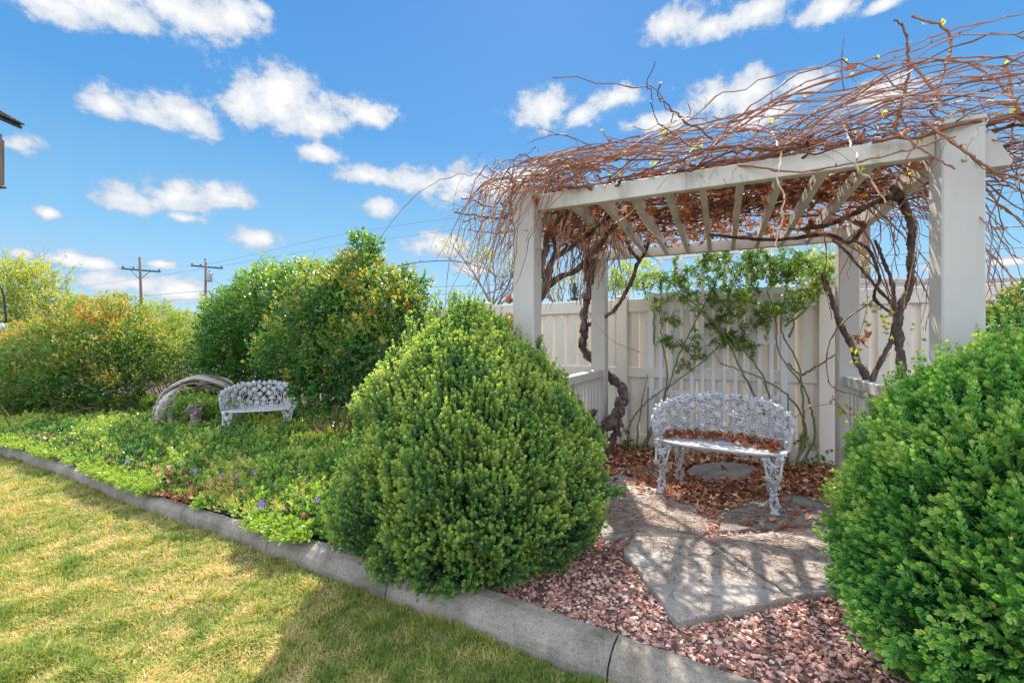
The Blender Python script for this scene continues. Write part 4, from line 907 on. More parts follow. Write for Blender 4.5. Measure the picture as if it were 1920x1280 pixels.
# ------------------------------------------------------------------ driftwood
def make_driftwood():
    base = gp(355, 775, .05); t = thing('driftwood_log', (-4.25, 6.0, 0), 'arched hollow weathered driftwood log left of the white bench in the ground cover', 'driftwood')
    pts = spline([px(316, 800, 5.8), px(318, 770, 5.85), px(331, 744, 5.9), px(354, 727, 5.97), px(380, 719, 6.05), px(404, 722, 6.15), px(426, 732, 6.25), px(445, 748, 6.35)], 10); m = len(pts)
    n = 84; T = unit(np.gradient(pts, axis=0)); side = np.array([0, 1., 0]); up = unit(np.cross(side, T)); ang = np.linspace(0, 2*pi, n, endpoint=False)
    tt = np.linspace(0, 1, m); rx = .080+.055*np.sin(tt*pi)**.7+.02*np.sin(tt*7+1)+.05*(1-tt)**4; ry = .12+.08*np.sin(tt*pi*1.2)+.03*np.sin(tt*11)
    V = []; vv = []; g = np.random.default_rng(44)
    for i in range(m):
        tw = ang+.5*tt[i]; st = fbm(np.c_[3+2.6*np.cos(tw), 3+2.6*np.sin(tw), np.full(n, tt[i]*2.2)], 1.7, 4, 4); big = vnoise(np.c_[2+np.cos(tw), 2+np.sin(tw), np.full(n, tt[i]*4)], 1.1, 8)
        ridge = 1+.50*(st-.5)+.34*(big-.5)+.16*(g.random(n)-.5)
        V.append(pts[i]+(rx[i]*ridge*np.cos(ang))[:, None]*up[i]*(-1)+(ry[i]*ridge*np.sin(ang))[:, None]*side); vv.append(np.clip(.5+2.3*(st-.5), 0, 1))
    V = np.vstack(V); i, j = np.meshgrid(np.arange(m-1), np.arange(n), indexing='ij'); q = np.stack([i*n+j, i*n+(j+1) % n, (i+1)*n+(j+1) % n, (i+1)*n+j], -1).reshape(-1, 4)
    b = B(); b.add(V, q, np.concatenate(vv)); part('log', b, 'driftgrain', t, True)
    b = B(); g = np.random.default_rng(5)
    for k in range(26):
        s = pts[g.integers(3, m-8)]+[g.normal(0, .02), -.17+g.normal(0, .02), g.normal(0, .03)]; e = s+[g.uniform(.04, .16), g.normal(0, .02), g.uniform(-.04, .05)]
        b.tube(spline([s, (s+e)/2+[0, -.012, .01], e], 4), [.004, .008, .010, .011, .010, .009, .007, .005, .002][:9], 5, ridge=.2, seed=k)
    part('splinters', b, 'driftgrain', t, True, kind='stuff')
    b = B(); c = px(368, 768, 5.6)
    for k in range(40):
        D = unit(g.normal(size=3)); D[1] = -abs(D[1]); s = c+D*.03; e = c+D*np.array([.11, .1, .09]); b.tube(spline([s, (s+e)/2+g.normal(0, .015, 3), e], 4), [.016, .017, .016, .016, .014, .013, .011, .008, .004], 6, ridge=.25, seed=k)
    t2 = thing('gnarled_root', tuple(c*[1, 1, 0]), 'small knotted grey root lump in the leaves below the driftwood arch', 'driftwood'); part('root_knot', b, 'driftwood', t2, True)
    b = B(); b.tube([[c[0], c[1], -.02], c], [.07, .06], 10, ridge=.15, seed=2); part('root_stub', b, 'driftwood', t2, True)
make_driftwood()

# ------------------------------------------------------------------ grape vines
gv = np.random.default_rng(91)
vL = thing('grapevine', tuple(px(1118, 862, 4.62)*[1, 1, 0]), 'old leafless grapevine with thick twisted trunk around the left rear arbor post', 'grapevine', 'grapevines on the arbor')
vR = thing('grapevine', (2.52, 2.95, 0), 'leafless grapevine with peeling trunks climbing over the right railing of the arbor', 'grapevine', 'grapevines on the arbor')
def PX(l): return [px(*q) for q in l]
def trunk(parent, pts, r0, r1, seed, name='trunk', strips=0, k=10):
    P = spline(PX(pts), k); m = len(P); g = np.random.default_rng(seed); P[1:-1] += g.normal(0, r0*.14, (m-2, 3)); P = P+r0*.5*np.c_[np.sin(np.arange(m)*.24+seed), np.cos(np.arange(m)*.19+seed), np.zeros(m)]*np.sin(np.linspace(0, pi, m))[:, None]
    r = np.linspace(r0, r1, m)*(1+.14*np.sin(np.arange(m)*.7+seed)); b = B(); b.tube(P, r, 14, ridge=.17, seed=seed)
    for s in range(strips):
        i = g.integers(0, m-6); a = g.uniform(0, 6.3); off = np.array([cos(a), sin(a), 0])*r[i]*1.02; L_ = g.integers(4, 9); seg = P[i:i+L_]+off; seg = seg+np.outer(np.linspace(0, 1, len(seg))**2, off*g.uniform(-.1, .9))
        b.tube(seg, np.linspace(.004, .0015, len(seg)), 4, cap=False)
    return part(name, b, 'bark', parent, True)
trunk(vL, [(1112,880,4.60),(1110,840,4.58),(1122,812,4.58),(1148,788,4.60),(1165,765,4.68),(1168,742,4.80),(1158,718,4.98),(1142,702,5.10),(1122,690,5.13),(1108,668,5.10),(1094,640,5.05),(1092,612,5.0),(1102,580,4.95),(1104,540,4.9),(1100,505,4.85),(1108,478,4.8),(1092,450,4.75),(1060,430,4.5)], .060, .030, 1, strips=60)
trunk(vL, [(1128,868,4.66),(1112,838,4.60),(1106,810,4.55),(1108,780,4.52),(1116,768,4.5)], .055, .028, 2, 'trunk_stub', 14)
trunk(vL, [(1135,880,4.72),(1140,850,4.70),(1150,815,4.70),(1158,780,4.72),(1170,750,4.8)], .040, .030, 9, 'trunk', 20)
trunk(vL, [(1097,612,5.0),(1115,604,4.9),(1140,590,4.75),(1165,565,4.7),(1182,530,4.65),(1192,500,4.6),(1200,488,4.58),(1182,470,4.55),(1176,452,4.5),(1178,428,4.4)], .021, .016, 3, 'branch', 10)
trunk(vL, [(1192,500,4.6),(1204,480,4.5),(1215,460,4.4),(1220,430,4.3)], .016, .014, 12, 'branch', 4)
trunk(vL, [(1104,560,4.9),(1110,530,4.85),(1112,500,4.8),(1118,470,4.6),(1150,440,4.2)], .026, .018, 13, 'branch', 16)
for k, pt in enumerate([[(1004,585,3.25),(1016,545,3.3),(1030,500,3.4),(1060,470,3.5),(1100,440,3.5),(1150,400,3.4)], [(1006,570,3.4),(1040,525,3.5),(1085,505,3.6),(1125,455,3.6),(1160,420,3.6),(1240,400,3.6)],
                       [(1012,520,3.3),(1022,470,3.3),(1035,430,3.3),(1060,400,3.2),(1120,370,3.1)], [(1012,555,3.5),(1030,525,3.5),(1040,470,3.4),(1030,425,3.2)]]):
    trunk(vL, pt, .024, .014, 30+k, 'branch', 10)
trunk(vR, [(1688,1010,2.86),(1690,860,2.86),(1690,730,2.84),(1690,690,2.84),(1684,640,2.84),(1686,600,2.84),(1694,560,2.83),(1704,520,2.82),(1713,480,2.8),(1706,440,2.75),(1700,400,2.7),(1692,372,2.65),(1670,350,2.6)], .023, .018, 4, strips=34)
trunk(vR, [(1640,950,3.5),(1636,800,3.5),(1625,712,3.48),(1608,675,3.5),(1590,635,3.55),(1574,600,3.6),(1560,565,3.65),(1548,530,3.7),(1543,512,3.7)], .026, .016, 5, strips=60)
trunk(vR, [(1640,820,3.3),(1636,716,3.3),(1650,680,3.25),(1666,650,3.2),(1680,600,3.15),(1676,560,3.1),(1668,520,3.05),(1655,480,3.0),(1640,450,2.95)], .019, .010, 6, strips=8)
trunk(vR, [(1680,600,3.15),(1672,570,3.1),(1650,545,3.05),(1620,510,3.0),(1585,470,3.0),(1560,450,3.0)], .011, .007, 7, 'branch', 2)
trunk(vR, [(1676,590,3.1),(1640,560,3.0),(1650,520,2.95),(1630,470,2.9),(1600,450,2.9)], .010, .007, 8, 'branch', 2)
trunk(vR, [(1700,400,2.7),(1680,372,2.7),(1640,380,2.8),(1600,400,2.9),(1560,420,3.0),(1500,430,3.2)], .016, .012, 14, 'branch', 12)
trunk(vR, [(1600,415,3.0),(1620,425,3.0),(1590,455,3.1),(1550,440,3.2),(1450,450,3.4),(1330,440,3.6)], .014, .011, 15, 'branch', 12)

budB = {vL: B(), vR: B()}; leafB = {vL: B(), vR: B()}; NL = leaf_t(1, .8, .15, -.2); NLT = (NL[0], NL[1], np.zeros(6))
def cane_geo(b, P, r0, r1, v, parent, nodes=True, buds=.0, n=5):
    m = len(P); r = np.linspace(r0, r1, m)
    if nodes:
        r = r*(1+.55*((np.arange(m) % 5) == 0))
    vv = np.clip(v, 0, 1); b.tube(P, r, n, vv, cap=False)
    if buds > 0:
        for i in range(2, m, 5):
            if gv.random() < buds:
                d = unit(gv.normal(size=3)+[0, 0, .6]); budB[parent].tube([P[i], P[i]+d*.008, P[i]+d*.018], [.003, .0042, .001], 4, .35)
                if gv.random() < .35: scatter(leafB[parent], NLT, np.array([P[i]+d*.012]*2), unit(gv.normal(size=(2, 3))+[0, 0, .7]), gv.uniform(.016, .032, 2), gv.uniform(.2, 1, 2), g=gv)
def wob(P, a, g=gv):
    m = len(P); w = np.cumsum(g.normal(0, a, (m, 3)), 0); w -= np.outer(np.linspace(0, 1, m), w[-1]); k = g.normal(0, a*1.2, (m, 3))*((np.arange(m) % 4 == 0)[:, None]); return P+w+k
front = [  # authored canes: points (x, y, depth), radius, tone
 ([(1400,215,2.9),(1500,160,2.8),(1600,122,2.6),(1700,88,2.5),(1800,52,2.35),(1960,20,2.2)], .0055, .6),
 ([(1360,310,2.7),(1440,235,2.7),(1540,170,2.6),(1660,118,2.5),(1760,78,2.4),(1838,47,2.3)], .005, .7),
 ([(1310,290,3.0),(1450,190,2.9),(1600,168,2.7),(1720,118,2.6),(1820,104,2.5),(1890,110,2.5),(1960,134,2.4)], .007, .5),
 ([(1340,270,3.1),(1480,180,2.9),(1640,136,2.7),(1734,122,2.6),(1815,122,2.5),(1880,160,2.4),(1920,215,2.3),(1960,240,2.3)], .008, .5),
 ([(1675,250,2.4),(1690,195,2.4),(1702,140,2.4),(1700,90,2.4),(1693,58,2.4),(1676,39,2.4)], .0085, .4),
 ([(1755,205,2.3),(1762,160,2.3),(1778,110,2.3),(1784,78,2.3),(1755,52,2.3),(1710,30,2.3)], .0080, .4),
 ([(1180,300,3.2),(1300,240,3.1),(1450,205,2.9),(1600,182,2.8),(1760,150,2.6),(1930,138,2.5)], .006, .6),
 ([(1000,385,3.0),(1100,315,3.0),(1250,250,2.9),(1400,238,2.8),(1530,268,2.6),(1680,250,2.4),(1850,198,2.2),(1960,205,2.1)], .007, .65),
 ([(1890,120,2.4),(1902,160,2.35),(1905,190,2.3),(1898,235,2.3),(1872,300,2.3)], .008, .45),
 ([(1560,200,2.5),(1590,240,2.4),(1610,285,2.05),(1612,322,2.02),(1635,345,2.0),(1660,380,2.0)], .0055, .9),
 ([(1450,245,2.7),(1462,290,2.35),(1456,335,2.28),(1470,372,2.27),(1463,410,2.27),(1454,462,2.26)], .0055, .95),
 ([(1380,312,2.5),(1480,326,2.3),(1600,308,2.1),(1700,285,2.0),(1792,255,1.9)], .006, .45),
 ([(1640,235,2.3),(1700,262,2.1),(1740,290,2.0),(1790,317,1.9)], .006, .45),
 ([(1730,225,2.1),(1800,275,1.95),(1850,308,1.92),(1920,342,1.9)], .0075, .45),
 ([(1700,110,2.6),(1750,180,2.5),(1690,205,2.4),(1700,240,2.4)], .008, .55),
 ([(1120,283,3.0),(1085,264,3.0),(1050,252,3.0),(1015,258,3.0),(990,268,3.0)], .0035, .3),
 ([(1250,240,3.0),(1130,300,3.0),(1040,332,3.0),(960,350,3.0),(915,360,3.0),(910,388,3.0)], .0042, .4),
 ([(1180,300,3.0),(1140,262,3.0),(1125,240,3.0)], .003, .35),
 ([(1260,250,3.0),(1200,268,3.0),(1130,255,3.0)], .003, .35),
 ([(1420,232,2.8),(1445,190,2.8),(1448,168,2.8)], .003, .25),
 ([(1582,170,2.6),(1576,120,2.6),(1583,72,2.6)], .0035, .25),
 ([(745,500,3.3),(790,493,3.25),(850,492,3.2),(900,502,3.15),(950,520,3.1),(1000,450,3.1)], .0035, .35),
 ([(1760,240,2.3),(1800,200,2.3),(1860,150,2.3),(1930,85,2.3)], .004, .6),
 ([(1852,300,2.4),(1880,332,2.4),(1930,330,2.4)], .005, .5), ([(1840,350,2.7),(1880,392,2.6),(1930,425,2.5)], .005, .5),
 ([(1845,460,2.7),(1880,500,2.6),(1912,535,2.5)], .0045, .5), ([(1846,230,2.4),(1890,215,2.4),(1940,240,2.4)], .006, .6),
 ([(1120,270,3.1),(1160,330,2.9),(1210,420,2.75),(1240,450,2.7)], .0035, .8), ([(1320,260,2.9),(1240,340,2.8),(1180,400,2.8),(1150,420,2.8)], .0045, .85),
 ([(1110,400,2.85),(1160,470,2.9),(1120,520,3.0)], .003, .4), ([(1200,660,4.5),(1150,640,4.3),(1110,600,4.2)], .003, .5),
 ([(1480,430,3.0),(1570,450,3.0),(1640,500,3.0),(1680,600,3.1)], .006, .45), ([(1560,400,2.8),(1620,430,2.8),(1660,520,2.9),(1690,600,3.0)], .006, .45),
 ([(1540,400,3.2),(1550,480,3.3),(1545,520,3.4),(1560,600,3.5)], .004, .4), ([(1600,430,3.2),(1625,560,3.2),(1600,660,3.3)], .003, .45),
 ([(1640,560,3.2),(1580,610,3.3),(1555,660,3.4),(1560,720,3.4),(1600,740,3.4),(1650,750,3.3)], .005, .35), ([(1560,740,3.35),(1580,770,3.3),(1620,790,3.2),(1640,840,3.1)], .003, .45),
 ([(1475,795,3.5),(1520,765,3.4),(1570,760,3.3),(1600,800,3.2),(1625,850,3.1)], .0028, .45), ([(1700,480,2.9),(1740,560,2.8),(1735,620,2.8)], .004, .4)]
for (pt, r, tone) in front:
    P = wob(spline(PX(pt), 7), .0028 if r > .0045 else .0012); mx = np.mean([q[0] for q in pt]); par = vR if mx > 1400 else vL
    b = B(); cane_geo(b, P, r*.95, r*.55, tone+gv.normal(0, .05), par, buds=.7); part('cane', b, 'cane', par)
# roof tangle : arching canes laid on top of the rafters
tb = {vL: B(), vR: B()}
for k in range(240):
    par = vL if k % 2 else vR
    z0 = 2.27+abs(gv.normal(0, .07)); u0 = gv.uniform(-.1, PW+.1); d0 = gv.uniform(-.05, PD+.05); L_ = gv.uniform(.4, 1.6); a = gv.normal(0, .6)+(pi if gv.random() < .5 else 0)
    lift = gv.uniform(0, .16); pts = []
    dcur = gv.normal(0, .6)
    for t in np.linspace(0, 1, 9):
        u = u0+cos(a+dcur*t)*L_*t; d = d0+sin(a+dcur*t)*L_*t*.9; z = z0+lift*sin(pi*t)-.05*t*t
        if u < -.15: z -= (-.15-u)**2*1.8
        pts.append(L3(u, d, max(z, 2.262) if -.05 < u < PW+.05 and -.05 < d < PD else z))
    P = wob(spline(pts, 3), .0075); cane_geo(tb[par], P, gv.uniform(.0022, .0050), .0018, gv.normal(.52, .2), par, buds=.03)
for k in range(150):   # thicker dark wood lying on the rafters
    par = vL if k % 2 else vR; u0 = gv.uniform(.0, PW-.2); d0 = gv.uniform(.12, 1.25) if gv.random() < .6 else gv.uniform(.2, PD); L_ = gv.uniform(.5, 1.3)*(1 if gv.random() < .5 else -1); z = 2.252+gv.uniform(.01, .06); pts = [L3(u0+L_*t, d0+.22*sin(3*t+k), z+.02*sin(5*t+k)) for t in np.linspace(0, 1, 6)]
    pts = [p for p in pts]; P = wob(spline(pts, 5), .007); cane_geo(tb[par], P, gv.uniform(.005, .012), .005, gv.normal(.22, .14), par)
# high arching canes above the right half
for k in range(62):
    u0 = gv.uniform(.3, 1.7); L_ = gv.uniform(.9, 2.1); d0 = gv.uniform(-.1, 1.4); hgt = gv.uniform(.08, .46)*(0.45+.6*min(1, u0)); pts = [L3(u0+L_*t, d0+gv.normal(0, .03), 2.32+hgt*sin(pi*min(1, t*.95))**.8+.02*t) for t in np.linspace(0, 1, 7)]
    P = wob(spline(pts, 4), .009); cane_geo(tb[vR], P, gv.uniform(.0025, .0055), .002, gv.normal(.55, .18), vR, buds=.04)
# curtain falling outside the left front post
for k in range(95):
    s = L3(gv.uniform(-.05, .55), gv.uniform(-.15, 1.1), gv.uniform(2.25, 2.40)); out = gv.uniform(.15, .62); dn = gv.uniform(.15, .95)*(out**.4); dd2 = gv.normal(0, .18)
    pts = [s, s-UU*out*.45+[0, 0, .07], s-UU*out*.85+DD*dd2*.5+[0, 0, -dn*.30], s-UU*out+DD*dd2+[0, 0, -dn]]
    P = wob(spline(pts, 8), .006); cane_geo(tb[vL], P, gv.uniform(.0025, .0055), .0016, gv.normal(.5, .17), vL, buds=.28)
for k in range(34):   # canes sweeping over the front beam down past the left front post
    u0 = gv.uniform(.25, 1.5); s = L3(u0, gv.uniform(-.02, .25), 2.30+gv.uniform(.02, .22)); ue = gv.uniform(-.45, .25); e = L3(ue, gv.uniform(-.28, -.06), 2.12-gv.uniform(0, .55)-.3*(.25-ue)); mid = L3((u0+ue)/2-.15, -.10, 2.36+gv.uniform(-.05, .08))
    P = wob(spline([s, mid, e], 12), .005); cane_geo(tb[vL], P, gv.uniform(.003, .0058), .002, gv.normal(.6, .17), vL, buds=.12)
# curtain inside left + right of right post
for k in range(70):
    s = L3(gv.uniform(.05, .55), gv.uniform(.1, 1.6), gv.uniform(2.2, 2.3)); e = s+np.array([gv.normal(-.12, .16), gv.normal(0, .2), -gv.uniform(.15, .75)]); P = wob(spline([s, (s+e)/2+gv.normal(0, .06, 3), e], 9), .006); cane_geo(tb[vL], P, gv.uniform(.0025, .006), .0018, gv.normal(.42, .18), vL, buds=.05)
for k in range(75):
    s = L3(PW+gv.uniform(-.35, .25), gv.uniform(.1, 1.7), gv.uniform(2.2, 2.42)); e = s+UU*gv.uniform(-.15, .65)+DD*gv.normal(0, .3)+np.array([0, 0, -gv.uniform(.2, 1.1)]); P = wob(spline([s, (s+e)/2+UU*gv.uniform(0, .2)+[0, 0, .1], e], 9), .007); cane_geo(tb[vR], P, gv.uniform(.0025, .005), .0018, gv.normal(.5, .17), vR, buds=.18)
# thin twigs and tendrils
for par, n_ in ((vL, 520), (vR, 560)):
    for k in range(n_):
        s = L3(gv.uniform(-.5, 1.2) if par is vL else gv.uniform(1.0, 2.8), gv.uniform(-.1, 1.6), gv.uniform(2.25, 2.5)); D = unit(gv.normal(size=3)*[1, 1, .9]); L_ = gv.uniform(.05, .26); P = wob(spline([s, s+D*L_*.5, s+D*L_+[0, 0, -.03]], 5), .004); tb[par].tube(P, .0012, 3, gv.uniform(.1, .6), cap=False)
for par in (vL, vR): 
    part('cane_tangle', tb[par], 'cane', par, kind='stuff'); part('buds', budB[par], 'cane', par, kind='stuff'); part('new_leaves', leafB[par], 'newleaf', par, kind='stuff')
# dead leaves hanging in the vines
for par, sd in ((vL, 1), (vR, 2)):
    g = np.random.default_rng(sd); b = B(); n = 640; u = g.uniform(-.05, 1.1, n) if par is vL else g.uniform(1.0, 2.3, n); u[:120] = g.uniform(0, .5, 120) if par is vL else g.uniform(1.5, 2.1, 120)
    P = OO+UU*u[:, None]+DD*g.uniform(.1, 1.9, n)[:, None]+np.c_[np.zeros(n), np.zeros(n), g.uniform(2.18, 2.36, n)]; drop(b, P, g.uniform(.022, .045, n), np.clip(g.normal(.55, .18, n), 0, 1), g, 1.6)
    spots = [(1008,375,2.95),(1285,345,2.7),(1275,365,2.7),(1290,375,2.7),(1190,362,2.8),(1036,420,3.0),(1030,435,3.1),(1040,440,3.1),(1275,350,2.7),(958,565,3.1),(1140,268,3.0)] if par is vL else [(1513,270,2.5),(1520,420,3.3),(1510,430,3.3),(1594,126,2.6),(1618,640,3.1),(1510,660,4.6)]
    for (x, y, Y) in spots: drop(b, px(x, y, Y)+g.normal(0, .015, (3, 3)), g.uniform(.035, .055, 3), g.uniform(.3, .55, 3), g, 1.5)
    part('dead_leaves', b, 'litter', par, kind='stuff')
    b = B(); n = 60; 
    sp = [(1250,255,3.0),(1290,290,3.0),(1240,300,3.1),(1150,300,3.0)] if par is vL else [(1650,580,3.0),(1675,600,3.0),(1655,610,3.05),(1600,660,3.3),(1700,620,2.9),(1580,770,3.3)]
    for (x, y, Y) in sp: m = 10; scatter(b, NLT, px(x, y, Y)+g.normal(0, .045, (m, 3)), unit(g.normal(size=(m, 3))), g.uniform(.025, .045, m), g.uniform(0, .6, m), g=g)
    part('fresh_leaves', b, 'newleaf', par)

# ------------------------------------------------------------------ climbing roses on the trellis
def cx(x, y, Y): return (1060+x/2.909, 440+y/2.909, Y)
def climb(base, stems, blobs, label, seed):
    g = np.random.default_rng(seed); t = thing('climbing_rose', tuple(base), label, 'climbing rose', 'climbing roses on the trellis'); 
    for st in stems:
        P = spline(PX([cx(*q) for q in st]), 8); m = len(P); b = B(); P[1:-1] += g.normal(0, .004, (m-2, 3)); b.tube(P, np.linspace(.0115, .0045, m), 7)
        for i in range(2, m-2, 2):
            d = unit(g.normal(size=3)); b.tube([P[i], P[i]+d*.018], [.0028, .0004], 4, cap=False)
        part('stem', b, 'rosecane', t, True)
    b = B(); sb = B(); T = [sprig_t(2, .045, .027, .017, 60, 1, seed=seed*3+k, fold=.1, grow=.05) for k in range(4)]
    for (x, y, Y, rx, ry, n) in blobs:
        nt_ = max(3, n//16); C0 = np.array([px(1060+x/2.909+g.normal(0, .5)*rx, 440+y/2.909+g.normal(0, .5)*ry, Y+g.normal(0, .10)) for _ in range(nt_)])
        for c0 in C0:
            d0 = unit(g.normal(size=3)*[1, .6, .8]); L_ = g.uniform(.08, .22); sb.tube(spline([c0-d0*L_*.5, c0+g.normal(0, .01, 3), c0+d0*L_*.5], 3), .0018, 4, cap=False)
            m = 16; tt = g.uniform(-.5, .5, m); P = c0+d0*(tt*L_)[:, None]; k = g.integers(0, 4); scatter(b, T[k], P, unit(d0*.6+g.normal(0, .8, (m, 3))+[0, 0, .2]), g.uniform(.65, 1.2, m), np.clip(g.normal(.55, .15, m), 0, .8), g=g)
    part('foliage', b, 'rose', t); part('twigs', sb, 'rosecane', t, True, kind='stuff')
climb(px(1197, 842, 5.05)*[1, 1, 0], [[(345,1190,4.95),(343,1060,5.0),(385,975,5.0),(480,880,5.0),(620,790,4.9),(780,665,4.85),(880,560,4.8)], [(388,1170,5.1),(402,1010,5.1),(448,760,5.15)],
    [(400,1190,5.0),(500,990,5.0),(565,820,4.95),(622,650,4.9),(760,380,4.8),(830,250,4.75)], [(420,1180,5.0),(520,960,5.0),(555,760,5.0),(530,600,5.0),(520,450,5.0),(522,200,4.95)], [(485,600,5.1),(483,480,5.1),(486,340,5.1)]],
    [(620,230,4.9,60,38,420),(400,260,5.0,34,28,200),(560,580,4.9,26,12,100),(820,400,4.8,45,28,260),(700,650,4.8,26,16,110),(760,200,4.8,50,26,280),(300,1050,4.9,10,12,30),(510,400,5.0,10,20,50),(840,560,4.75,36,18,140),(560,470,4.9,26,26,70),(690,330,4.8,40,26,160),(640,720,4.85,16,12,30),(760,500,4.75,30,20,90)],
    'thorny climbing rose rising from the left foot of the trellis', 13)
climb(px(1492, 870, 4.35)*[1, 1, 0], [[(1262,1265,4.3),(1300,1080,4.3),(1290,850,4.35),(1270,700,4.35),(1180,520,4.4),(1200,320,4.4),(1222,120,4.35)], [(1285,1260,4.3),(1362,1100,4.3),(1332,920,4.3),(1290,820,4.35),(1165,640,4.4),(1150,470,4.4),(1100,300,4.4)],
    [(1255,1260,4.3),(1312,1060,4.3),(1232,900,4.3),(1100,800,4.35),(950,735,4.4),(850,700,4.45),(800,620,4.5)], [(1212,1265,4.35),(1150,1020,4.4),(1080,780,4.45),(980,640,4.5),(860,520,4.6),(700,400,4.65),(580,300,4.7)],
    [(1085,980,4.5),(960,740,4.5),(890,590,4.55),(780,440,4.6),(640,330,4.65),(560,250,4.7)], [(1290,765,4.35),(1400,700,4.25),(1470,655,4.2),(1640,560,4.0)], [(1195,500,4.4),(1300,420,4.35),(1400,290,4.3)], [(1215,700,4.4),(1280,770,4.35)], [(1220,560,4.4),(1245,500,4.4),(1240,430,4.4)]],
    [(950,240,4.5,60,34,420),(1160,200,4.4,60,34,460),(1330,180,4.35,50,34,330),(1000,480,4.5,40,20,120),(1250,360,4.4,40,18,200),(900,560,4.6,40,20,130),(1120,400,4.4,36,22,110),(1420,230,4.3,20,22,120),(1310,1120,4.3,24,14,40),(1100,120,4.4,60,20,240),(1180,450,4.35,30,24,80),(1020,620,4.45,26,14,40),(960,380,4.5,44,24,160),(1340,300,4.35,26,20,110),(830,130,4.5,50,16,160)],
    'thorny climbing rose rising from the right foot of the trellis', 14)

# small weeds at the fence foot
for (x, y, Y, lab, sd) in ((1170, 820, 4.95, 'small green weed sprouting beside the vine trunk stump', 1), (1555, 870, 4.25, 'small green seedling at the foot of the fence near the right rear post', 2)):
    g = np.random.default_rng(sd); c = px(x, y, Y); t = thing('weed', (c[0], Y, 0), lab, 'weed'); b = B(); sb = B()
    for k in range(7):
        e = np.array([c[0], Y, 0])+np.array([g.normal(0, .1), g.normal(0, .05), g.uniform(.08, .26)]); P = spline([[c[0], Y, -.01], (np.array([c[0], Y, 0])+e)/2+g.normal(0, .02, 3), e], 4); sb.tube(P, .002, 4)
        m = 6; scatter(b, NLT, P[g.integers(3, len(P), m)], unit(g.normal(size=(m, 3))+[0, 0, .3]), g.uniform(.03, .05, m), g.uniform(0, 1, m), g=g)
    part('leaves', b, 'clover', t); part('stems', sb, 'rosecane', t)

# ------------------------------------------------------------------ small hanging things
c = px(1077, 545, 4.5); t = thing('hanging_ornament', tuple(c), 'dark green metal hummingbird feeder hanging from the vines by the left rear post', 'ornament'); b = B()
b.lathe(c+[0, 0, -.10], [(.001, 0), (.03, .004), (.045, .012), (.03, .03), (.012, .045), (.014, .07), (.026, .09), (.026, .13), (.014, .155), (.02, .165), (.001, .185)], 14); part('feeder_body', b, 'greenpaint', t, True)
b = B(); b.tube([c+[0, 0, .08], c+[.004, 0, .2], c+[0, 0, .32]], .002, 5); part('hanging_wire', b, 'black', t)
b = B()
for s in (-1, 1): b.tube(spline([c+[.0, 0, -.03], c+[.05*s, -.01, -.05], c+[.06*s, -.01, .01]], 5), .004, 5)
part('perch', b, 'greenpaint', t)
# birdhouse on a pole at the left edge
P0 = px(8, 330, 3.2); zb_ = px(9, 330, 3.0)[2]; ztp = px(0, 232, 3.0)[2]; xr = P0[0]; bw_ = .30; cxh = xr-bw_/2
t = thing('birdhouse', (cxh, 3.05, 0), 'weathered wooden birdhouse with shingled roof at the upper left edge', 'birdhouse')
b = B(); b.box((cxh, 3.05, (zb_+ztp)/2), (bw_, .28, ztp-zb_), 0, bev=.004)
for k in range(5): b.box((xr+.003-.0*k, 2.93+k*.06, (zb_+ztp)/2-.01), (.008, .05, ztp-zb_-.03), 0)
for k in range(5): b.box((xr-.03-k*.06, 2.9075, (zb_+ztp)/2), (.05, .01, ztp-zb_-.02), 0)
for V0 in (b,): V0.add([[cxh-bw_/2, 2.91, ztp], [cxh+bw_/2, 2.91, ztp], [cxh, 2.91, ztp+.2], [cxh-bw_/2, 3.19, ztp], [cxh+bw_/2, 3.19, ztp], [cxh, 3.19, ztp+.2]], [np.array([[0, 1, 2], [3, 5, 4]])])
part('house_body', b, 'house', t)
b = B(); rp = np.array([cxh, 3.05, ztp+.215]); er = px(41, 240, 3.26)
for s in (-1, 1):
    e = np.array([cxh+s*(er[0]-cxh), 3.05, er[2]]); b.bar(rp, e, .42, .022, up=(0, 0, 1), bev=0)
    for k in range(6):
        q = rp+(e-rp)*((k+.6)/6); n_ = unit(np.cross(e-rp, [0, 1., 0])); n_ = n_ if n_[2] > 0 else -n_
        for j in range(6): b.box(q+n_*.017+np.array([0, -.175+j*.07, 0]), (.065, .062, .008), 0)
part('roof', b, 'shingle', t)
b = B(); b.box((cxh+.02, 2.88, zb_+.12), (.05, .07, .014), 0, bev=.003); b.tube([[xr+.0, 2.95, zb_+.14], [xr+.035, 2.95, zb_+.145]], .007, 8); part('perch', b, 'house', t)
b = B(); b.box((cxh, 3.05, zb_-.009), (bw_+.03, .31, .016), 0, bev=.003); part('floor_board', b, 'house', t)
b = B(); b.box((cxh-.02, 3.05, (zb_-.02)/2-.1), (.09, .09, zb_+.16), 0, bev=.004); part('pole', b, 'pole', t)
# shepherd hook with a bell cup
t = thing('shepherd_hook', tuple(px(-12, 560, 3.0)*[1, 1, 0]), 'black curved plant hook with a small pale cup at the left edge', 'plant hook')
b = B(); x0 = px(-14, 560, 3.0)[0]; b.tube(spline([[x0, 3, -.1], [x0, 3, .9], px(-14, 555, 3), px(-8, 540, 3), px(1, 538, 3), px(6, 552, 3), px(9, 575, 3), px(11, 598, 3), px(8, 604, 3), px(2, 603, 3)], 8), .006, 8); part('hook_rod', b, 'black', t, True)
c = px(0, 618, 3.0); b = B(); b.lathe(c, [(.001, .05), (.012, .05), (.022, .03), (.024, 0), (.020, 0), (.018, .03)], 16); part('cup', b, 'glass', t, True)

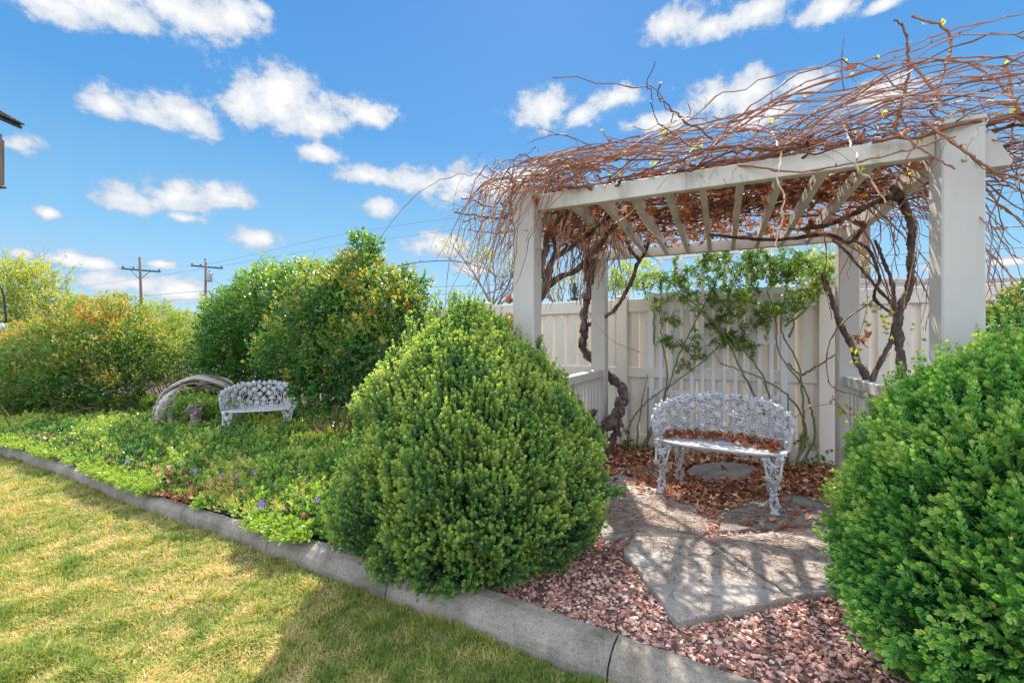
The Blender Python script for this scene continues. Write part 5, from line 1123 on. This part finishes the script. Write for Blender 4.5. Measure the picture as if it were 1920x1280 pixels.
# ------------------------------------------------------------------ utility poles and wires
def upole(x, ytop, Y, tilt, arm_y, arm_w, label, kind, r=.15):
    top = px(x, ytop, Y); t = thing('utility_pole', (top[0], Y, 0), label, 'utility pole', 'utility poles beyond the garden')
    b = B(); b.tube([[top[0]-tilt, Y, -.2], top], [r*1.25, r], 12); part('pole', b, 'pole', t, True)
    ends = []
    if arm_w:
        za = px(x, arm_y, Y)[2]; hw = arm_w; dy = hw*.5
        a = np.array([top[0]-hw, Y-dy+.2, za+.05]); c_ = np.array([top[0]+hw, Y+dy+.2, za-.05]); b = B(); b.bar(a, c_, .12, .15, bev=.01); arm = part('crossarm', b, 'dark', t)
        for q in (.04, .3, .96):
            p = a+(c_-a)*q+[0, 0, .08]; b = B(); b.lathe(p, [(.03, 0), (.03, .06), (.08, .07), (.09, .13), (.05, .2), (.001, .21)], 8); part('insulator', b, 'dark', arm, True); ends.append(p+[0, 0, .2])
        for s in (-1, 1):
            b = B(); b.bar([top[0]+s*.05, Y+.0, za-.9], [top[0]+s*hw*.5, Y+s*dy*.5+.1, za-.08], .05, .05, bev=0); 
            if kind == 'brace': part('brace', b, 'dark', t)
    if kind == 'transformer':
        c_ = np.array([top[0]+.45, Y-.1, px(x, 520, Y)[2]-.5]); b = B(); b.lathe(c_, [(.001, 0), (.28, .02), (.30, .08), (.30, .9), (.26, .98), (.001, 1.0)], 16); part('transformer', b, 'grey', t, True)
        b = B(); b.tube([c_+[0, 0, 1], c_+[0, 0, 1.25]], .04, 6); part('bushing', b, 'dark', t)
        b = B(); b.lathe(top+[-.1, 0, 0], [(.03, 0), (.03, .2), (.09, .22), (.08, .34), (.001, .4)], 8); part('insulator', b, 'dark', t, True)
    return t, ends
_, e1 = upole(262, 482, 45, -.35, 506, 1.42, 'brown utility pole with braced crossarm and no transformer, far left', 'brace', .11)
_, e2 = upole(386, 491, 48, .1, 500, 1.30, 'dark utility pole carrying a grey transformer can behind the shrubs', 'transformer', .11)
upole(1622, 380, 14, 0, 0, 0, 'brown wooden pole top behind the fence near the right rear post', '', .13)
def wire(pts, r, label, k=10):
    P = spline(pts, k); b = B(); b.tube(P-P[0], r, 4); o = bpy.data.objects.new('power_line', b.data('power_line', 'dark')); C.objects.link(o); o.location = P[0]; tag(o, label, 'power line', 'overhead power lines')
wire(PX([(60,520,60),(262,499,45.2),(390,495,48),(640,440,44),(920,398,40),(1200,350,36)]), .010, 'topmost thin power line rising to the right above the shrubs')
wire(PX([(0,560,60),(386,503,48),(640,460,44),(900,425,40),(1200,385,36)]), .010, 'second power line just below the topmost one')
wire(PX([(250,558,60),(300,552,50),(386,546,48),(600,543,46),(800,538,44),(1000,530,42),(1300,505,40),(1640,480,38),(1960,462,36)]), .018, 'thick cable running level behind the arbor and the middle boxwood')
wire(PX([(250,570,60),(386,560,48),(800,552,44),(1000,545,42),(1640,500,38),(1960,480,36)]), .016, 'lowest power line just above the fence')
wire(PX([(1500,410,30),(1700,398,28),(1960,380,26)]), .012, 'power line at the right crossing behind the right front post')
wire(PX([(386,512,48),(430,538,47),(560,545,46),(700,552,45)]), .016, 'service wire dropping right from the transformer pole')
# street lamp on the right
t = thing('street_lamp', tuple(px(2000, 640, 20)*[1, 1, 0]), 'grey street lamp head on a thin arm at the right edge behind the vines', 'street lamp')
b = B(); x0 = px(2000, 640, 20)[0]; b.tube([[x0, 20, 0], [x0, 20, px(0, 425, 20)[2]+.1]], [.1, .07], 10); part('lamp_pole', b, 'grey', t, True)
b = B(); b.tube(spline([[x0, 20, px(0, 428, 20)[2]], px(1950, 424, 20), px(1895, 425, 20)], 5), .035, 8); part('lamp_arm', b, 'grey', t, True)
b = B(); c = px(1876, 426, 20); b.add(ico*np.array([.42, .16, .10])+c, icof); b.box(c+[0, 0, -.07], (.5, .2, .05), 0, bev=.01); part('lamp_head', b, 'grey', t)

# ------------------------------------------------------------------ neighbour building, hills, bare trees
t = thing('neighbour_building', (13, 12, 0), 'long low taupe building whose roof edge shows over the fence at the right', 'building')
b = B(); b.box((14, 13.5, 1.25), (11.5, 5, 2.5), FRZ*.15); part('wall', b, 'roofing', t)
b = B(); b.box((14, 13.5, 2.79), (12.0, 5.6, .14), FRZ*.15, bev=.02); part('roof', b, 'roofing', t)
b = B(); b.box((14, 10.72, 2.62), (12.0, .06, .2), FRZ*.15); part('fascia', b, 'roofing', t)
for x in (10.5, 13, 15.5):
    b = B(); b.box((x, 11.30-(x-14)*.07, 1.5), (.9, .08, .9), FRZ*.15); part('window', b, 'dark', t)
b = B(); n = 60; ang = np.linspace(-1.4, 1.4, n); hh = 150+60*vnoise(np.c_[ang*6, ang*0], 1, 3)+25*vnoise(np.c_[ang*30, ang*0], 1, 4)
V = np.vstack([np.c_[2600*np.sin(ang), 2600*np.cos(ang), np.full(n, -5)], np.c_[2900*np.sin(ang), 2900*np.cos(ang), hh*.95], np.c_[3300*np.sin(ang), 3300*np.cos(ang), np.full(n, -5)]])
i = np.arange(n-1); b.add(V, np.vstack([np.c_[i+1, i, n+i, n+i+1], np.c_[n+i+1, n+i, 2*n+i, 2*n+i+1]])); struct('hills', b, 'hill', True)

def bare_tree(base, h, spread, label, seed, leafy=0, n1=7):
    g = np.random.default_rng(seed); t = thing('bare_tree', tuple(base), label, 'tree', 'bare trees beyond the fence'); b = B(); tw = B(); base = np.array(base, float)
    P = spline([base, base+[.05, 0, h*.25], base+[0, .05, h*.45]], 5); b.tube(P, np.linspace(.10, .06, len(P)), 8); part('trunk', b, 'barebark', t, True); tips = []
    def grow(s, D, L_, r, lv):
        m = s+D*L_*.5+g.normal(0, L_*.05, 3); e = s+D*L_+np.array([0, 0, L_*.08]); Q = spline([s, m, e], 3); tw.tube(Q, np.linspace(r, r*.55, len(Q)), 5 if lv < 2 else 3, cap=False)
        tips.append(e)
        if lv < 5:
            for _ in range(g.integers(2, 4)):
                i_ = g.integers(len(Q)//2, len(Q)); grow(Q[i_], unit(D+g.normal(0, .42*spread, 3)+[0, 0, .15]), L_*g.uniform(.55, .8), r*.55, lv+1)
    for k in range(n1): a = k*2*pi/n1+g.uniform(0, .6); grow(P[-1-(k % 3)], unit(np.array([cos(a)*spread*.8, sin(a)*spread*.8, 1.1])), h*.22, .035, 0)
    part('branches', tw, 'barebark', t)
    if leafy:
        lb = B(); tp_ = np.array(tips); scatter(lb, NLT, tp_, unit(g.normal(size=(len(tp_), 3))), g.uniform(.03, .06, len(tp_)), g.uniform(0, 1, len(tp_)), g=g); part('young_leaves', lb, 'newleaf', t)
bare_tree(px(930, 640, 12)*[1, 1, 0], 4.9, 1.1, 'bare budding tree beyond the fence behind the left front post', 1, 1)
bare_tree(px(1060, 640, 13)*[1, 1, 0], 4.4, 1.1, 'bare tree seen between the two left arbor posts', 2, 1)
bare_tree(px(1545, 640, 14)*[1, 1, 0], 4.9, 1.0, 'thin bare tree behind the right rear arbor post', 3, 1, 5)
bare_tree(px(20, 640, 14)*[1, 1, 0], 4.3, 1.0, 'bare tree tips above the yellow-green shrub at far left', 4, 1, 6)
